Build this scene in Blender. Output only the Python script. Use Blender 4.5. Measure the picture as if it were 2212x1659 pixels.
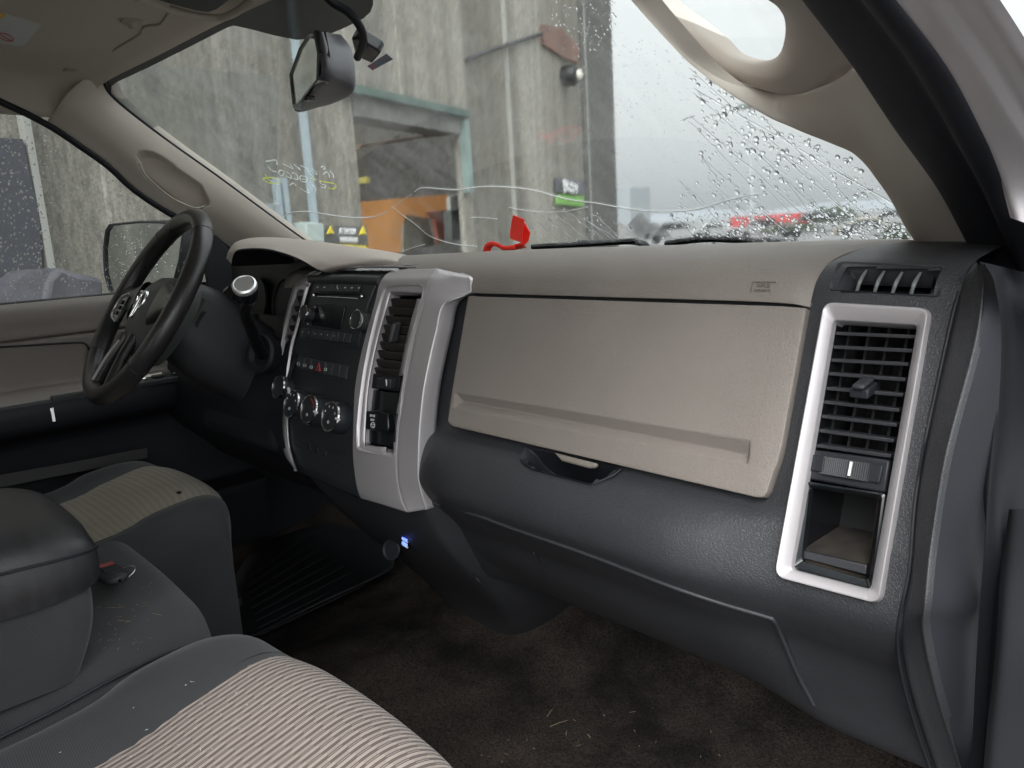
import bpy, bmesh, math, random
import numpy as np
from mathutils import Vector, Matrix
random.seed(7); rng = np.random.RandomState(5)
for o in list(bpy.data.objects): bpy.data.objects.remove(o)
sc = bpy.context.scene
COL = sc.collection
# ------------------------------------------------------------------ camera
F_PX, CX, CY = 1700., 1106., 829.5          # focal length and centre on a 2212 x 1659 sheet
CAM = np.array([1.05, -0.70, 0.74])
def _rc(u, v): return np.array([u-CX, -(v-CY), -F_PX])
_up = _rc(CX+515, CY+8570); _up = -_up/np.linalg.norm(_up)
_lx = _rc(-500, 577); _lx = _lx-_up*(_lx@_up); _lx /= np.linalg.norm(_lx)
_X = -_lx; _Z = _up; _Y = np.cross(_Z, _X)
RM = np.stack([_X, _Y, _Z])
cd = bpy.data.cameras.new('camera'); cam = bpy.data.objects.new('camera', cd); COL.objects.link(cam)
cd.lens = 36*F_PX/2212; cd.sensor_width = 36; cd.clip_start = .02; cd.clip_end = 3000
cam.matrix_world = Matrix.Translation(CAM.tolist()) @ Matrix(RM.tolist()).to_4x4()
sc.camera = cam
# ------------------------------------------------------------------ sky, sun, exposure
SUN_EL, SUN_ROT = math.radians(42), math.radians(150)
world = bpy.data.worlds.new('World'); sc.world = world; world.use_nodes = True
wt = world.node_tree; bg = wt.nodes['Background']
sky = wt.nodes.new('ShaderNodeTexSky'); sky.sky_type = 'NISHITA'; sky.sun_disc = False
sky.sun_elevation = SUN_EL; sky.sun_rotation = SUN_ROT; sky.dust_density = 4; sky.air_density = 1.2
hs = wt.nodes.new('ShaderNodeHueSaturation'); hs.inputs['Saturation'].default_value = .14; hs.inputs['Value'].default_value = 1.0
ov = wt.nodes.new('ShaderNodeMix'); ov.data_type = 'RGBA'; ov.inputs[0].default_value = .85
tc = wt.nodes.new('ShaderNodeTexCoord'); sx = wt.nodes.new('ShaderNodeSeparateXYZ'); rp = wt.nodes.new('ShaderNodeValToRGB')
_cr = rp.color_ramp; _cr.elements[0].position = 0; _cr.elements[0].color = (2.65, 2.82, 2.9, 1)
_cr.elements[1].position = 1; _cr.elements[1].color = (12, 12.3, 12.3, 1)
for _p, _c in ((.12, 3.8), (.30, 5.0), (.62, 9.)): _e = _cr.elements.new(_p); _e.color = (_c*.965, _c, _c*1.005, 1)
wt.links.new(tc.outputs['Generated'], sx.inputs[0]); wt.links.new(sx.outputs[2], rp.inputs[0])
wt.links.new(sky.outputs[0], hs.inputs['Color']); wt.links.new(hs.outputs[0], ov.inputs[6]); wt.links.new(rp.outputs[0], ov.inputs[7])
# the overcast is brightened on the sun's side, added as soft fill for the cab
dt = wt.nodes.new('ShaderNodeVectorMath'); dt.operation = 'DOT_PRODUCT'; dt.inputs[1].default_value = (.45, -.88, .12); wt.links.new(tc.outputs['Generated'], dt.inputs[0])
mr = wt.nodes.new('ShaderNodeMapRange'); mr.inputs[1].default_value = 0.; mr.inputs[2].default_value = 1.; mr.inputs[3].default_value = 1.; mr.inputs[4].default_value = 2.8; wt.links.new(dt.outputs['Value'], mr.inputs[0])
gl_ = wt.nodes.new('ShaderNodeVectorMath'); gl_.operation = 'SCALE'; wt.links.new(ov.outputs[2], gl_.inputs[0]); wt.links.new(mr.outputs[0], gl_.inputs['Scale'])
wt.links.new(gl_.outputs[0], bg.inputs['Color']); bg.inputs['Strength'].default_value = .12
sd = bpy.data.lights.new('sun', 'SUN'); sd.energy = .9; sd.angle = math.radians(35); sd.color = (1, .985, .96)
sun = bpy.data.objects.new('sun', sd); COL.objects.link(sun)
_d = Vector((math.cos(SUN_EL)*math.sin(SUN_ROT), math.cos(SUN_EL)*math.cos(SUN_ROT), math.sin(SUN_EL)))
sun.rotation_euler = _d.to_track_quat('Z', 'Y').to_euler(); sun.location = (3, -3, 6)
sc.view_settings.view_transform = 'Standard'; sc.view_settings.look = 'None'
sc.view_settings.exposure = 1.0; sc.view_settings.gamma = 1; sc.view_settings.use_curve_mapping = False
sc.render.engine = 'CYCLES'
sc.cycles.use_denoising = True; sc.cycles.max_bounces = 10; sc.cycles.diffuse_bounces = 5
sc.cycles.transparent_max_bounces = 16; sc.cycles.caustics_refractive = True; sc.cycles.caustics_reflective = False
sc.cycles.sample_clamp_indirect = 6
# ------------------------------------------------------------------ from the photo sheet into the place
def V(*a): return np.array(a, float)
def ray(u, v):
    r = RM @ _rc(u, v); return r/np.linalg.norm(r)
def on(u, v, ax, val):
    r = ray(u, v); return CAM+r*((val-CAM[ax])/r[ax])
def PX(u, v, x): return on(u, v, 0, x)
def PY(u, v, y): return on(u, v, 1, y)
def PZ(u, v, z): return on(u, v, 2, z)
def PP(u, v, pt, n):
    r = ray(u, v); return CAM+r*(((pt-CAM)@n)/(r@n))
def SF(u, v, F, t0=.25, t1=3.5):
    r = ray(u, v); ts = np.linspace(t0, t1, 260); a = t0; fa = F(CAM+r*a)
    for b in ts[1:]:
        fb = F(CAM+r*b)
        if fa*fb <= 0:
            lo, hi = a, b
            for _ in range(26):
                m = (lo+hi)/2
                if fa*F(CAM+r*m) <= 0: hi = m
                else: lo = m
            return CAM+r*lo
        a, fa = b, fb
    return CAM+r*1.2
def proj(p):
    c = RM.T@(np.asarray(p, float)-CAM); return CX+F_PX*c[0]/-c[2], CY-F_PX*c[1]/-c[2]
def inpoly(x, y, poly):
    ins = False; n = len(poly)
    for i in range(n):
        x1, y1 = poly[i]; x2, y2 = poly[(i+1) % n]
        if (y1 > y) != (y2 > y) and x < (x2-x1)*(y-y1)/(y2-y1)+x1: ins = not ins
    return ins
def unit(v): v = np.asarray(v, float); return v/np.linalg.norm(v)
def lerp(a, b, t): return a+(b-a)*t
# ------------------------------------------------------------------ materials
def mat(name, col, rough=.5, metal=0., bump=0., bscale=400., bkind='noise', var=0., vscale=8., col2=None, spec=.5, bdist=.001, coat=0, emit=None, estr=0, vstretch=None, sheen=0):
    m = bpy.data.materials.new(name); m.use_nodes = True; nt = m.node_tree; b = nt.nodes['Principled BSDF']
    b.inputs['Base Color'].default_value = (*col, 1); b.inputs['Roughness'].default_value = rough
    b.inputs['Metallic'].default_value = metal; b.inputs['Specular IOR Level'].default_value = spec
    b.inputs['Coat Weight'].default_value = coat; b.inputs['Sheen Weight'].default_value = sheen
    tc = nt.nodes.new('ShaderNodeTexCoord')
    if emit: b.inputs['Emission Color'].default_value = (*emit, 1); b.inputs['Emission Strength'].default_value = estr
    if var > 0 or col2:
        n = nt.nodes.new('ShaderNodeTexNoise'); n.inputs['Scale'].default_value = vscale; n.inputs['Detail'].default_value = 6
        src = tc.outputs['Object']
        if vstretch:
            mp = nt.nodes.new('ShaderNodeMapping'); mp.inputs['Scale'].default_value = vstretch; nt.links.new(src, mp.inputs[0]); src = mp.outputs[0]
        nt.links.new(src, n.inputs['Vector'])
        r = nt.nodes.new('ShaderNodeValToRGB'); r.color_ramp.elements[0].position = .3; r.color_ramp.elements[1].position = .7
        c2 = col2 if col2 else tuple(min(1, c*(1+var)) for c in col); c1 = col if col2 else tuple(c*(1-var) for c in col)
        r.color_ramp.elements[0].color = (*c1, 1); r.color_ramp.elements[1].color = (*c2, 1)
        nt.links.new(n.outputs['Fac'], r.inputs[0]); nt.links.new(r.outputs[0], b.inputs['Base Color'])
        ma = nt.nodes.new('ShaderNodeMapRange'); ma.inputs['To Min'].default_value = max(0, rough-.07); ma.inputs['To Max'].default_value = min(1, rough+.07)
        nt.links.new(n.outputs['Fac'], ma.inputs[0]); nt.links.new(ma.outputs[0], b.inputs['Roughness'])
    if bump > 0:
        bp = nt.nodes.new('ShaderNodeBump'); bp.inputs['Strength'].default_value = bump; bp.inputs['Distance'].default_value = bdist
        if bkind == 'grain':
            w = nt.nodes.new('ShaderNodeTexVoronoi'); w.feature = 'DISTANCE_TO_EDGE'; w.inputs['Scale'].default_value = bscale
            nz = nt.nodes.new('ShaderNodeTexNoise'); nz.inputs['Scale'].default_value = bscale*.6; nz.inputs['Detail'].default_value = 2
            ad = nt.nodes.new('ShaderNodeMixRGB'); ad.inputs[0].default_value = .006
            nt.links.new(tc.outputs['Object'], nz.inputs['Vector']); nt.links.new(tc.outputs['Object'], ad.inputs[1]); nt.links.new(nz.outputs['Color'], ad.inputs[2])
            nt.links.new(ad.outputs[0], w.inputs['Vector'])
            cl = nt.nodes.new('ShaderNodeMath'); cl.operation = 'MINIMUM'; cl.inputs[1].default_value = .16
            nt.links.new(w.outputs['Distance'], cl.inputs[0]); nt.links.new(cl.outputs[0], bp.inputs['Height'])
        else:
            w = nt.nodes.new('ShaderNodeTexNoise'); w.inputs['Scale'].default_value = bscale; w.inputs['Detail'].default_value = 3
            nt.links.new(tc.outputs['Object'], w.inputs['Vector']); nt.links.new(w.outputs['Fac'], bp.inputs['Height'])
        nt.links.new(bp.outputs[0], b.inputs['Normal'])
    return m
M = {}
M['beige'] = mat('beige_grained_plastic', (.208, .184, .165), .55, bump=.75, bscale=320, bkind='grain', var=.05, vscale=9, bdist=.0016)
M['beige_s'] = mat('beige_smooth_plastic', (.44, .39, .345), .6, bump=.25, bscale=700, var=.04, vscale=5)
M['beige_p'] = mat('beige_pillar_cloth', (.60, .545, .48), .8, bump=.35, bscale=900, var=.04, vscale=6)
M['headliner'] = mat('headliner_cloth', (.58, .53, .46), .95, bump=.5, bscale=600, var=.05, vscale=4)
M['char'] = mat('charcoal_grained_plastic', (.031, .032, .036), .50, bump=.75, bscale=310, bkind='grain', var=.1, vscale=6, bdist=.0016, spec=.45)
M['char_s'] = mat('charcoal_plastic', (.030, .031, .035), .5, bump=.25, bscale=500, var=.1, vscale=8, spec=.4)
M['dark'] = mat('dark_plastic', (.014, .015, .019), .5, bump=.15, bscale=500, var=.15, vscale=10, spec=.35)
M['black'] = mat('black_plastic', (.006, .0065, .008), .42, var=.2, vscale=20, spec=.35)
M['gloss'] = mat('gloss_black', (.008, .010, .012), .22, var=.2, vscale=14, spec=.5)
M['stack'] = mat('black_stack_plastic', (.026, .030, .034), .36, bump=.15, bscale=800, var=.12, vscale=12, spec=.45)
M['silver'] = mat('silver_painted_plastic', (.55, .525, .54), .36, metal=.5, bump=.12, bscale=1500, var=.03, vscale=12)
M['chrome'] = mat('chrome', (.92, .93, .94), .16, metal=1)
M['rubber'] = mat('black_rubber', (.012, .013, .018), .6, bump=.2, bscale=200, var=.15, vscale=10, spec=.35)
M['paint'] = mat('silver_body_paint', (.78, .74, .77), .5, metal=.15, var=.03, vscale=6, coat=.15)
M['leather'] = mat('worn_black_leather', (.026, .024, .025), .30, bump=.5, bscale=260, bkind='grain', var=.25, vscale=18, bdist=.001, spec=.6)
M['vinyl'] = mat('worn_vinyl', (.024, .0245, .027), .42, bump=.5, bscale=260, bkind='grain', var=.3, vscale=14, bdist=.001, spec=.5, vstretch=(1, 5, 1))
M['cloth'] = None
M['rubbermat'] = mat('rubber_mat', (.009, .010, .012), .6, var=.3, vscale=12, bump=.3, bscale=60, spec=.25)
M['white'] = mat('white_print', (.75, .75, .75), .6, var=.03)
M['key'] = mat('button_plastic', (.042, .047, .052), .38, var=.06)
M['greyprint'] = mat('grey_print', (.62, .63, .64), .6, var=.05)
M['red'] = mat('red_print', (.55, .03, .04), .5, var=.05)
M['redtape'] = mat('bright_red_plastic', (.85, .035, .02), .35, var=.06, vscale=30, bump=.2, bscale=90)
M['asphalt'] = mat('wet_concrete_yard', (.12, .12, .118), .45, bump=.4, bscale=60, var=.3, vscale=.6)

def striped(name, c1, c2, scale, axis=0, bump=.6, dist=.0008, dash=None, rough=.9):
    """woven cloth: ribs across UV axis, with broken dashes along the rib"""
    m = bpy.data.materials.new(name); m.use_nodes = True; nt = m.node_tree; b = nt.nodes['Principled BSDF']
    b.inputs['Roughness'].default_value = rough; b.inputs['Specular IOR Level'].default_value = .2; b.inputs['Sheen Weight'].default_value = .15
    tc = nt.nodes.new('ShaderNodeTexCoord'); sp = nt.nodes.new('ShaderNodeSeparateXYZ'); nt.links.new(tc.outputs['UV'], sp.inputs[0])
    def mth(op, a, bb=None, c=None):
        n = nt.nodes.new('ShaderNodeMath'); n.operation = op
        for i, x in enumerate((a, bb, c)):
            if x is None: continue
            if isinstance(x, (int, float)): n.inputs[i].default_value = x
            else: nt.links.new(x, n.inputs[i])
        return n.outputs[0]
    nz = nt.nodes.new('ShaderNodeTexNoise'); nz.inputs['Scale'].default_value = 30; nt.links.new(tc.outputs['UV'], nz.inputs['Vector'])
    a = mth('MULTIPLY', sp.outputs[axis], scale)
    a = mth('ADD', a, mth('MULTIPLY', nz.outputs['Fac'], .5))
    rib = mth('SINE', mth('MULTIPLY', a, 2*math.pi))
    rib = mth('MULTIPLY_ADD', rib, .5, .5)
    fac = mth('POWER', rib, .8)
    if dash:
        a = mth('MULTIPLY_ADD', nz.outputs['Fac'], .12, mth('MULTIPLY', sp.outputs[axis], scale))
        tt = mth('FRACT', a)
        wide = mth('LESS_THAN', tt, .50); thin2 = mth('MULTIPLY', mth('GREATER_THAN', tt, .68), mth('LESS_THAN', tt, .84))
        al = mth('MULTIPLY', sp.outputs[1-axis], dash)
        row = mth('FLOOR', mth('MULTIPLY', a, 1.0)); par = mth('MODULO', row, 2.0)
        d = mth('SINE', mth('MULTIPLY', mth('ADD', al, mth('MULTIPLY', par, .5)), 2*math.pi))
        d = mth('GREATER_THAN', d, -.25)
        fac = mth('MAXIMUM', mth('MULTIPLY', wide, mth('MULTIPLY_ADD', d, .22, .78)), mth('MULTIPLY', thin2, mth('MULTIPLY_ADD', d, -.5, .62)))
        rib = mth('SMOOTH_MIN', mth('SINE', mth('MULTIPLY', tt, math.pi*1.0)), .7, .3)
    fn = nt.nodes.new('ShaderNodeTexNoise'); fn.inputs['Scale'].default_value = 1400; nt.links.new(tc.outputs['Object'], fn.inputs['Vector'])
    f2 = mth('MULTIPLY', fac, mth('MULTIPLY_ADD', fn.outputs['Fac'], .5, .72))
    mx = nt.nodes.new('ShaderNodeMix'); mx.data_type = 'RGBA'; mx.inputs[6].default_value = (*c1, 1); mx.inputs[7].default_value = (*c2, 1)
    nt.links.new(f2, mx.inputs[0])
    dn = nt.nodes.new('ShaderNodeTexNoise'); dn.inputs['Scale'].default_value = 9; dn.inputs['Detail'].default_value = 5; nt.links.new(tc.outputs['Object'], dn.inputs['Vector'])
    hv = nt.nodes.new('ShaderNodeHueSaturation'); nt.links.new(mth('MULTIPLY_ADD', dn.outputs['Fac'], .45, .78), hv.inputs['Value'])
    nt.links.new(mx.outputs[2], hv.inputs['Color']); nt.links.new(hv.outputs[0], b.inputs['Base Color'])
    bp = nt.nodes.new('ShaderNodeBump'); bp.inputs['Strength'].default_value = bump; bp.inputs['Distance'].default_value = dist
    nt.links.new(mth('ADD', rib, mth('MULTIPLY', fn.outputs['Fac'], .3)), bp.inputs['Height']); nt.links.new(bp.outputs[0], b.inputs['Normal'])
    return m
M['ribbed'] = striped('ribbed_beige_seat_cloth', (.095, .076, .070), (.42, .35, .31), 130, 0, bump=.6, dist=.0010, dash=30)
M['ribbed2'] = striped('soiled_beige_seat_cloth', (.215, .192, .152), (.27, .245, .19), 90, 1, bump=.3, dist=.0008)
M['cloth'] = striped('charcoal_seat_cloth', (.031, .032, .035), (.050, .051, .055), 420, 1, bump=.25, dist=.0003)

def carpet():
    m = mat('dirty_carpet', (.012, .012, .014), .95, bump=1, bscale=420, bdist=.004, spec=.1)
    nt = m.node_tree; b = nt.nodes['Principled BSDF']; tc = nt.nodes.new('ShaderNodeTexCoord')
    n = nt.nodes.new('ShaderNodeTexNoise'); n.inputs['Scale'].default_value = 5; n.inputs['Detail'].default_value = 9; n.inputs['Roughness'].default_value = .65
    n2 = nt.nodes.new('ShaderNodeTexNoise'); n2.inputs['Scale'].default_value = 260; n2.inputs['Detail'].default_value = 4
    nt.links.new(tc.outputs['Object'], n.inputs['Vector']); nt.links.new(tc.outputs['Object'], n2.inputs['Vector'])
    r = nt.nodes.new('ShaderNodeValToRGB'); r.color_ramp.elements[0].position = .40; r.color_ramp.elements[1].position = .68
    r.color_ramp.elements[0].color = (.012, .0118, .0115, 1); r.color_ramp.elements[1].color = (.056, .047, .041, 1)
    ml = nt.nodes.new('ShaderNodeMix'); ml.data_type = 'RGBA'; ml.blend_type = 'MULTIPLY'; ml.inputs[0].default_value = 1
    r2 = nt.nodes.new('ShaderNodeValToRGB'); r2.color_ramp.elements[0].position = .3; r2.color_ramp.elements[1].position = .7
    r2.color_ramp.elements[0].color = (.45, .45, .45, 1); r2.color_ramp.elements[1].color = (1.6, 1.5, 1.45, 1)
    nt.links.new(n.outputs['Fac'], r.inputs[0]); nt.links.new(n2.outputs['Fac'], r2.inputs[0])
    nt.links.new(r.outputs[0], ml.inputs[6]); nt.links.new(r2.outputs[0], ml.inputs[7]); nt.links.new(ml.outputs[2], b.inputs['Base Color'])
    return m
M['carpet'] = carpet()

def glass_mat(name, tint=(.93, .95, .95), fres=1.0, dirt=0.0):
    m = bpy.data.materials.new(name); m.use_nodes = True; nt = m.node_tree; nt.nodes.clear()
    out = nt.nodes.new('ShaderNodeOutputMaterial'); tr = nt.nodes.new('ShaderNodeBsdfTransparent'); gl = nt.nodes.new('ShaderNodeBsdfGlossy')
    tr.inputs[0].default_value = (*tint, 1); gl.inputs['Roughness'].default_value = .02; gl.inputs[0].default_value = (1, 1, 1, 1)
    fr = nt.nodes.new('ShaderNodeFresnel'); fr.inputs[0].default_value = 1.45
    mp = nt.nodes.new('ShaderNodeMath'); mp.operation = 'MULTIPLY'; mp.inputs[1].default_value = .55*fres
    nt.links.new(fr.outputs[0], mp.inputs[0])
    mx = nt.nodes.new('ShaderNodeMixShader'); nt.links.new(mp.outputs[0], mx.inputs[0]); nt.links.new(tr.outputs[0], mx.inputs[1]); nt.links.new(gl.outputs[0], mx.inputs[2])
    last = mx.outputs[0]
    if dirt > 0:
        df = nt.nodes.new('ShaderNodeBsdfDiffuse'); df.inputs[0].default_value = (.75, .78, .78, 1)
        tl = nt.nodes.new('ShaderNodeBsdfTranslucent'); tl.inputs[0].default_value = (.8, .83, .83, 1)
        ms = nt.nodes.new('ShaderNodeMixShader'); ms.inputs[0].default_value = .6
        nt.links.new(df.outputs[0], ms.inputs[1]); nt.links.new(tl.outputs[0], ms.inputs[2])
        tc = nt.nodes.new('ShaderNodeTexCoord'); n = nt.nodes.new('ShaderNodeTexNoise'); n.inputs['Scale'].default_value = 26; n.inputs['Detail'].default_value = 8
        mg = nt.nodes.new('ShaderNodeMapping'); mg.inputs['Scale'].default_value = (1, .35, .35); nt.links.new(tc.outputs['Object'], mg.inputs[0]); nt.links.new(mg.outputs[0], n.inputs['Vector'])
        r = nt.nodes.new('ShaderNodeMapRange'); r.inputs[1].default_value = .35; r.inputs[2].default_value = .8; r.inputs[4].default_value = dirt
        nt.links.new(n.outputs['Fac'], r.inputs[0])
        m2 = nt.nodes.new('ShaderNodeMixShader'); nt.links.new(r.outputs[0], m2.inputs[0]); nt.links.new(last, m2.inputs[1]); nt.links.new(ms.outputs[0], m2.inputs[2]); last = m2.outputs[0]
    nt.links.new(last, out.inputs[0])
    return m
M['glass'] = glass_mat('wet_windshield_glass', (.93, .95, .95), 1, .13)
M['sideglass'] = glass_mat('side_glass', (.80, .83, .83), 1, .10)
def water_mat():
    m = bpy.data.materials.new('rain_water'); m.use_nodes = True; nt = m.node_tree; b = nt.nodes['Principled BSDF']
    b.inputs['Base Color'].default_value = (.97, .98, .98, 1); b.inputs['Roughness'].default_value = .02
    b.inputs['IOR'].default_value = 1.33; b.inputs['Transmission Weight'].default_value = 1
    return m
M['water'] = water_mat()
def film_mat():
    m = water_mat(); m.name = 'rain_film'; nt = m.node_tree; b = nt.nodes['Principled BSDF']
    tc = nt.nodes.new('ShaderNodeTexCoord'); mp = nt.nodes.new('ShaderNodeMapping'); mp.inputs['Scale'].default_value = (1.5, .55, .55); mp.inputs['Rotation'].default_value = (0, 0, .25)
    n = nt.nodes.new('ShaderNodeTexNoise'); n.inputs['Scale'].default_value = 95; n.inputs['Detail'].default_value = 2.5; n.inputs['Distortion'].default_value = .6
    bp = nt.nodes.new('ShaderNodeBump'); bp.inputs['Strength'].default_value = .042; bp.inputs['Distance'].default_value = .0006
    nt.links.new(tc.outputs['Object'], mp.inputs[0]); nt.links.new(mp.outputs[0], n.inputs['Vector']); nt.links.new(n.outputs['Fac'], bp.inputs['Height']); nt.links.new(bp.outputs[0], b.inputs['Normal'])
    return m
M['film'] = film_mat()
M['scratch'] = mat('white_crack', (.85, .87, .87), .4, var=.03, emit=None)
def frit_mat():
    m = bpy.data.materials.new('dotted_frit'); m.use_nodes = True; nt = m.node_tree; nt.nodes.clear()
    out = nt.nodes.new('ShaderNodeOutputMaterial'); tr = nt.nodes.new('ShaderNodeBsdfTransparent'); df = nt.nodes.new('ShaderNodeBsdfPrincipled')
    df.inputs['Base Color'].default_value = (.055, .060, .064, 1); df.inputs['Roughness'].default_value = .5
    mx = nt.nodes.new('ShaderNodeMixShader'); mx.inputs[0].default_value = .95
    nt.links.new(tr.outputs[0], mx.inputs[1]); nt.links.new(df.outputs[0], mx.inputs[2]); nt.links.new(mx.outputs[0], out.inputs[0]); return m
M['frit'] = frit_mat()
def thin_mark(name, col):
    m = bpy.data.materials.new(name); m.use_nodes = True; nt = m.node_tree; nt.nodes.clear()
    out = nt.nodes.new('ShaderNodeOutputMaterial'); d = nt.nodes.new('ShaderNodeBsdfDiffuse'); t = nt.nodes.new('ShaderNodeBsdfTranslucent')
    d.inputs[0].default_value = (*col, 1); t.inputs[0].default_value = (*col, 1); x = nt.nodes.new('ShaderNodeMixShader'); x.inputs[0].default_value = .75
    nt.links.new(d.outputs[0], x.inputs[1]); nt.links.new(t.outputs[0], x.inputs[2]); nt.links.new(x.outputs[0], out.inputs[0]); return m
# ------------------------------------------------------------------ objects
def thing(name, label, cat, loc=(0, 0, 0), group=None):
    o = bpy.data.objects.new(name, None); COL.objects.link(o); o.location = loc
    o.empty_display_size = .1
    tag(o, label, cat, group); return o
def tag(o, label, cat, group=None):
    o['label'] = label; o['category'] = cat
    if group: o['group'] = group
    return o
def struct(o, kind='structure'): o['kind'] = kind; return o
def link(name, verts, faces, m, parent=None, smooth=True, uvs=None, sharp=35):
    me = bpy.data.meshes.new(name); me.from_pydata([tuple(map(float, v)) for v in verts], [], [tuple(f) for f in faces])
    if uvs is not None:
        ul = me.uv_layers.new(name='UVMap')
        for l in me.loops: ul.data[l.index].uv = uvs[l.vertex_index]
    me.materials.append(m)
    bm = bmesh.new(); bm.from_mesh(me); bmesh.ops.recalc_face_normals(bm, faces=bm.faces) if len(faces) < 60000 else None
    if smooth:
        for f in bm.faces: f.smooth = True
        for e in bm.edges:
            if len(e.link_faces) == 2 and e.calc_face_angle(0) > math.radians(sharp): e.smooth = False
    bm.to_mesh(me); bm.free()
    o = bpy.data.objects.new(name, me); COL.objects.link(o)
    if parent:
        o.parent = parent; bpy.context.view_layer.update() if False else None
        pm = Matrix.Translation(parent_loc(parent)); o.matrix_parent_inverse = pm.inverted()
    return o
def parent_loc(p):
    loc = Vector(p.location) if p.type == 'EMPTY' else Vector((0, 0, 0))
    return loc
def cr(pts, n):
    pts = [np.asarray(p, float) for p in pts]
    if n <= 1 or len(pts) < 3:
        if len(pts) == 2 and n > 1: return [lerp(pts[0], pts[1], i/n) for i in range(n+1)]
        return pts
    P = [2*pts[0]-pts[1]]+pts+[2*pts[-1]-pts[-2]]; out = []
    for i in range(1, len(P)-2):
        p0, p1, p2, p3 = P[i-1:i+3]
        for k in range(n):
            t = k/n; out.append(.5*((2*p1)+(p2-p0)*t+(2*p0-5*p1+4*p2-p3)*t*t+(3*p1-p0-3*p2+p3)*t**3))
    out.append(pts[-1]); return out
def loft(name, rows, m, parent=None, su=5, sv=5, thick=0, holes=None, smooth=True, keep=None, sharp=50, uvscale=None, bev=0):
    R1 = [cr(r, su) for r in rows]; nc = len(R1[0])
    cols = [cr([r[j] for r in R1], sv) for j in range(nc)]; nr = len(cols[0])
    vs = [cols[j][i] for i in range(nr) for j in range(nc)]
    # arc-length-ish uv in metres
    uv = []
    lu = [0.]; mid = nr//2
    for j in range(1, nc): lu.append(lu[-1]+np.linalg.norm(cols[j][mid]-cols[j-1][mid]))
    lv = [0.]; mj = nc//2
    for i in range(1, nr): lv.append(lv[-1]+np.linalg.norm(cols[mj][i]-cols[mj][i-1]))
    for i in range(nr):
        for j in range(nc): uv.append((lu[j], lv[i]))
    fs = []
    for i in range(nr-1):
        for j in range(nc-1):
            f = (i*nc+j, i*nc+j+1, (i+1)*nc+j+1, (i+1)*nc+j)
            if holes or keep:
                c = sum(vs[k] for k in f)/4; pu, pv = proj(c)
                if holes and any(inpoly(pu, pv, h) for h in holes): continue
                if keep and not inpoly(pu, pv, keep): continue
            fs.append(f)
    o = link(name, vs, fs, m, parent, smooth, uv, sharp)
    if thick:
        s = o.modifiers.new('t', 'SOLIDIFY'); s.thickness = abs(thick); s.offset = -1 if thick > 0 else 1
        # orient: keep front towards camera
    if bev:
        b = o.modifiers.new('b', 'BEVEL'); b.width = bev; b.segments = 3; b.limit_method = 'ANGLE'; b.angle_limit = math.radians(40)
    face_cam(o); return o
def face_cam(o):
    me = o.data; s = 0
    for p in list(me.polygons)[::max(1, len(me.polygons)//60)]:
        s += (Vector(CAM.tolist())-p.center).dot(p.normal)*p.area
    if s < 0: me.flip_normals()
def newell(P):
    n = np.zeros(3); k = len(P)
    for i in range(k): n += np.cross(P[i], P[(i+1) % k])
    n = unit(n)
    if (CAM-P[0])@n < 0: n = -n
    return n
def plate(name, P, d, m, parent=None, bev=.0015, off=0., n=None, seg=2):
    P = [np.asarray(p, float) for p in P]; n = newell(P) if n is None else unit(n); k = len(P)
    vs = [p+n*off for p in P]+[p+n*(off-d) for p in P]
    fs = [tuple(range(k)), tuple(range(2*k-1, k-1, -1))]+[(i, (i+1) % k, k+(i+1) % k, k+i) for i in range(k)]
    o = link(name, vs, fs, m, parent, True, None, 30)
    if bev:
        b = o.modifiers.new('b', 'BEVEL'); b.width = bev; b.segments = seg; b.limit_method = 'ANGLE'; b.angle_limit = math.radians(32)
    return o
def rnd(poly, r, n=5):
    """round the corners of a sheet polygon"""
    out = []; k = len(poly); rs = r if isinstance(r, (list, tuple)) else [r]*k
    for i in range(k):
        p0, p1, p2 = (np.array(poly[(i+j) % k], float) for j in (-1, 0, 1))
        a = p0-p1; b = p2-p1; ra = min(rs[i], np.linalg.norm(a)*.45); rb = min(rs[i], np.linalg.norm(b)*.45)
        A = p1+unit(a)*ra; B = p1+unit(b)*rb
        for t in np.linspace(0, 1, n): out.append((1-t)**2*A+2*t*(1-t)*p1+t*t*B)
    return out
def ring(name, outer, inner, prof, m, parent=None, n=None, smooth=True, sharp=40):
    outer = [np.asarray(p, float) for p in outer]; inner = [np.asarray(p, float) for p in inner]
    n = newell(outer) if n is None else unit(n); k = len(outer); vs = []; fs = []
    for t, h in prof:
        for a, b in zip(outer, inner): vs.append(lerp(a, b, t)+n*h)
    for r in range(len(prof)-1):
        for i in range(k): fs.append((r*k+i, r*k+(i+1) % k, (r+1)*k+(i+1) % k, (r+1)*k+i))
    o = link(name, vs, fs, m, parent, smooth, None, sharp); return o
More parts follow.
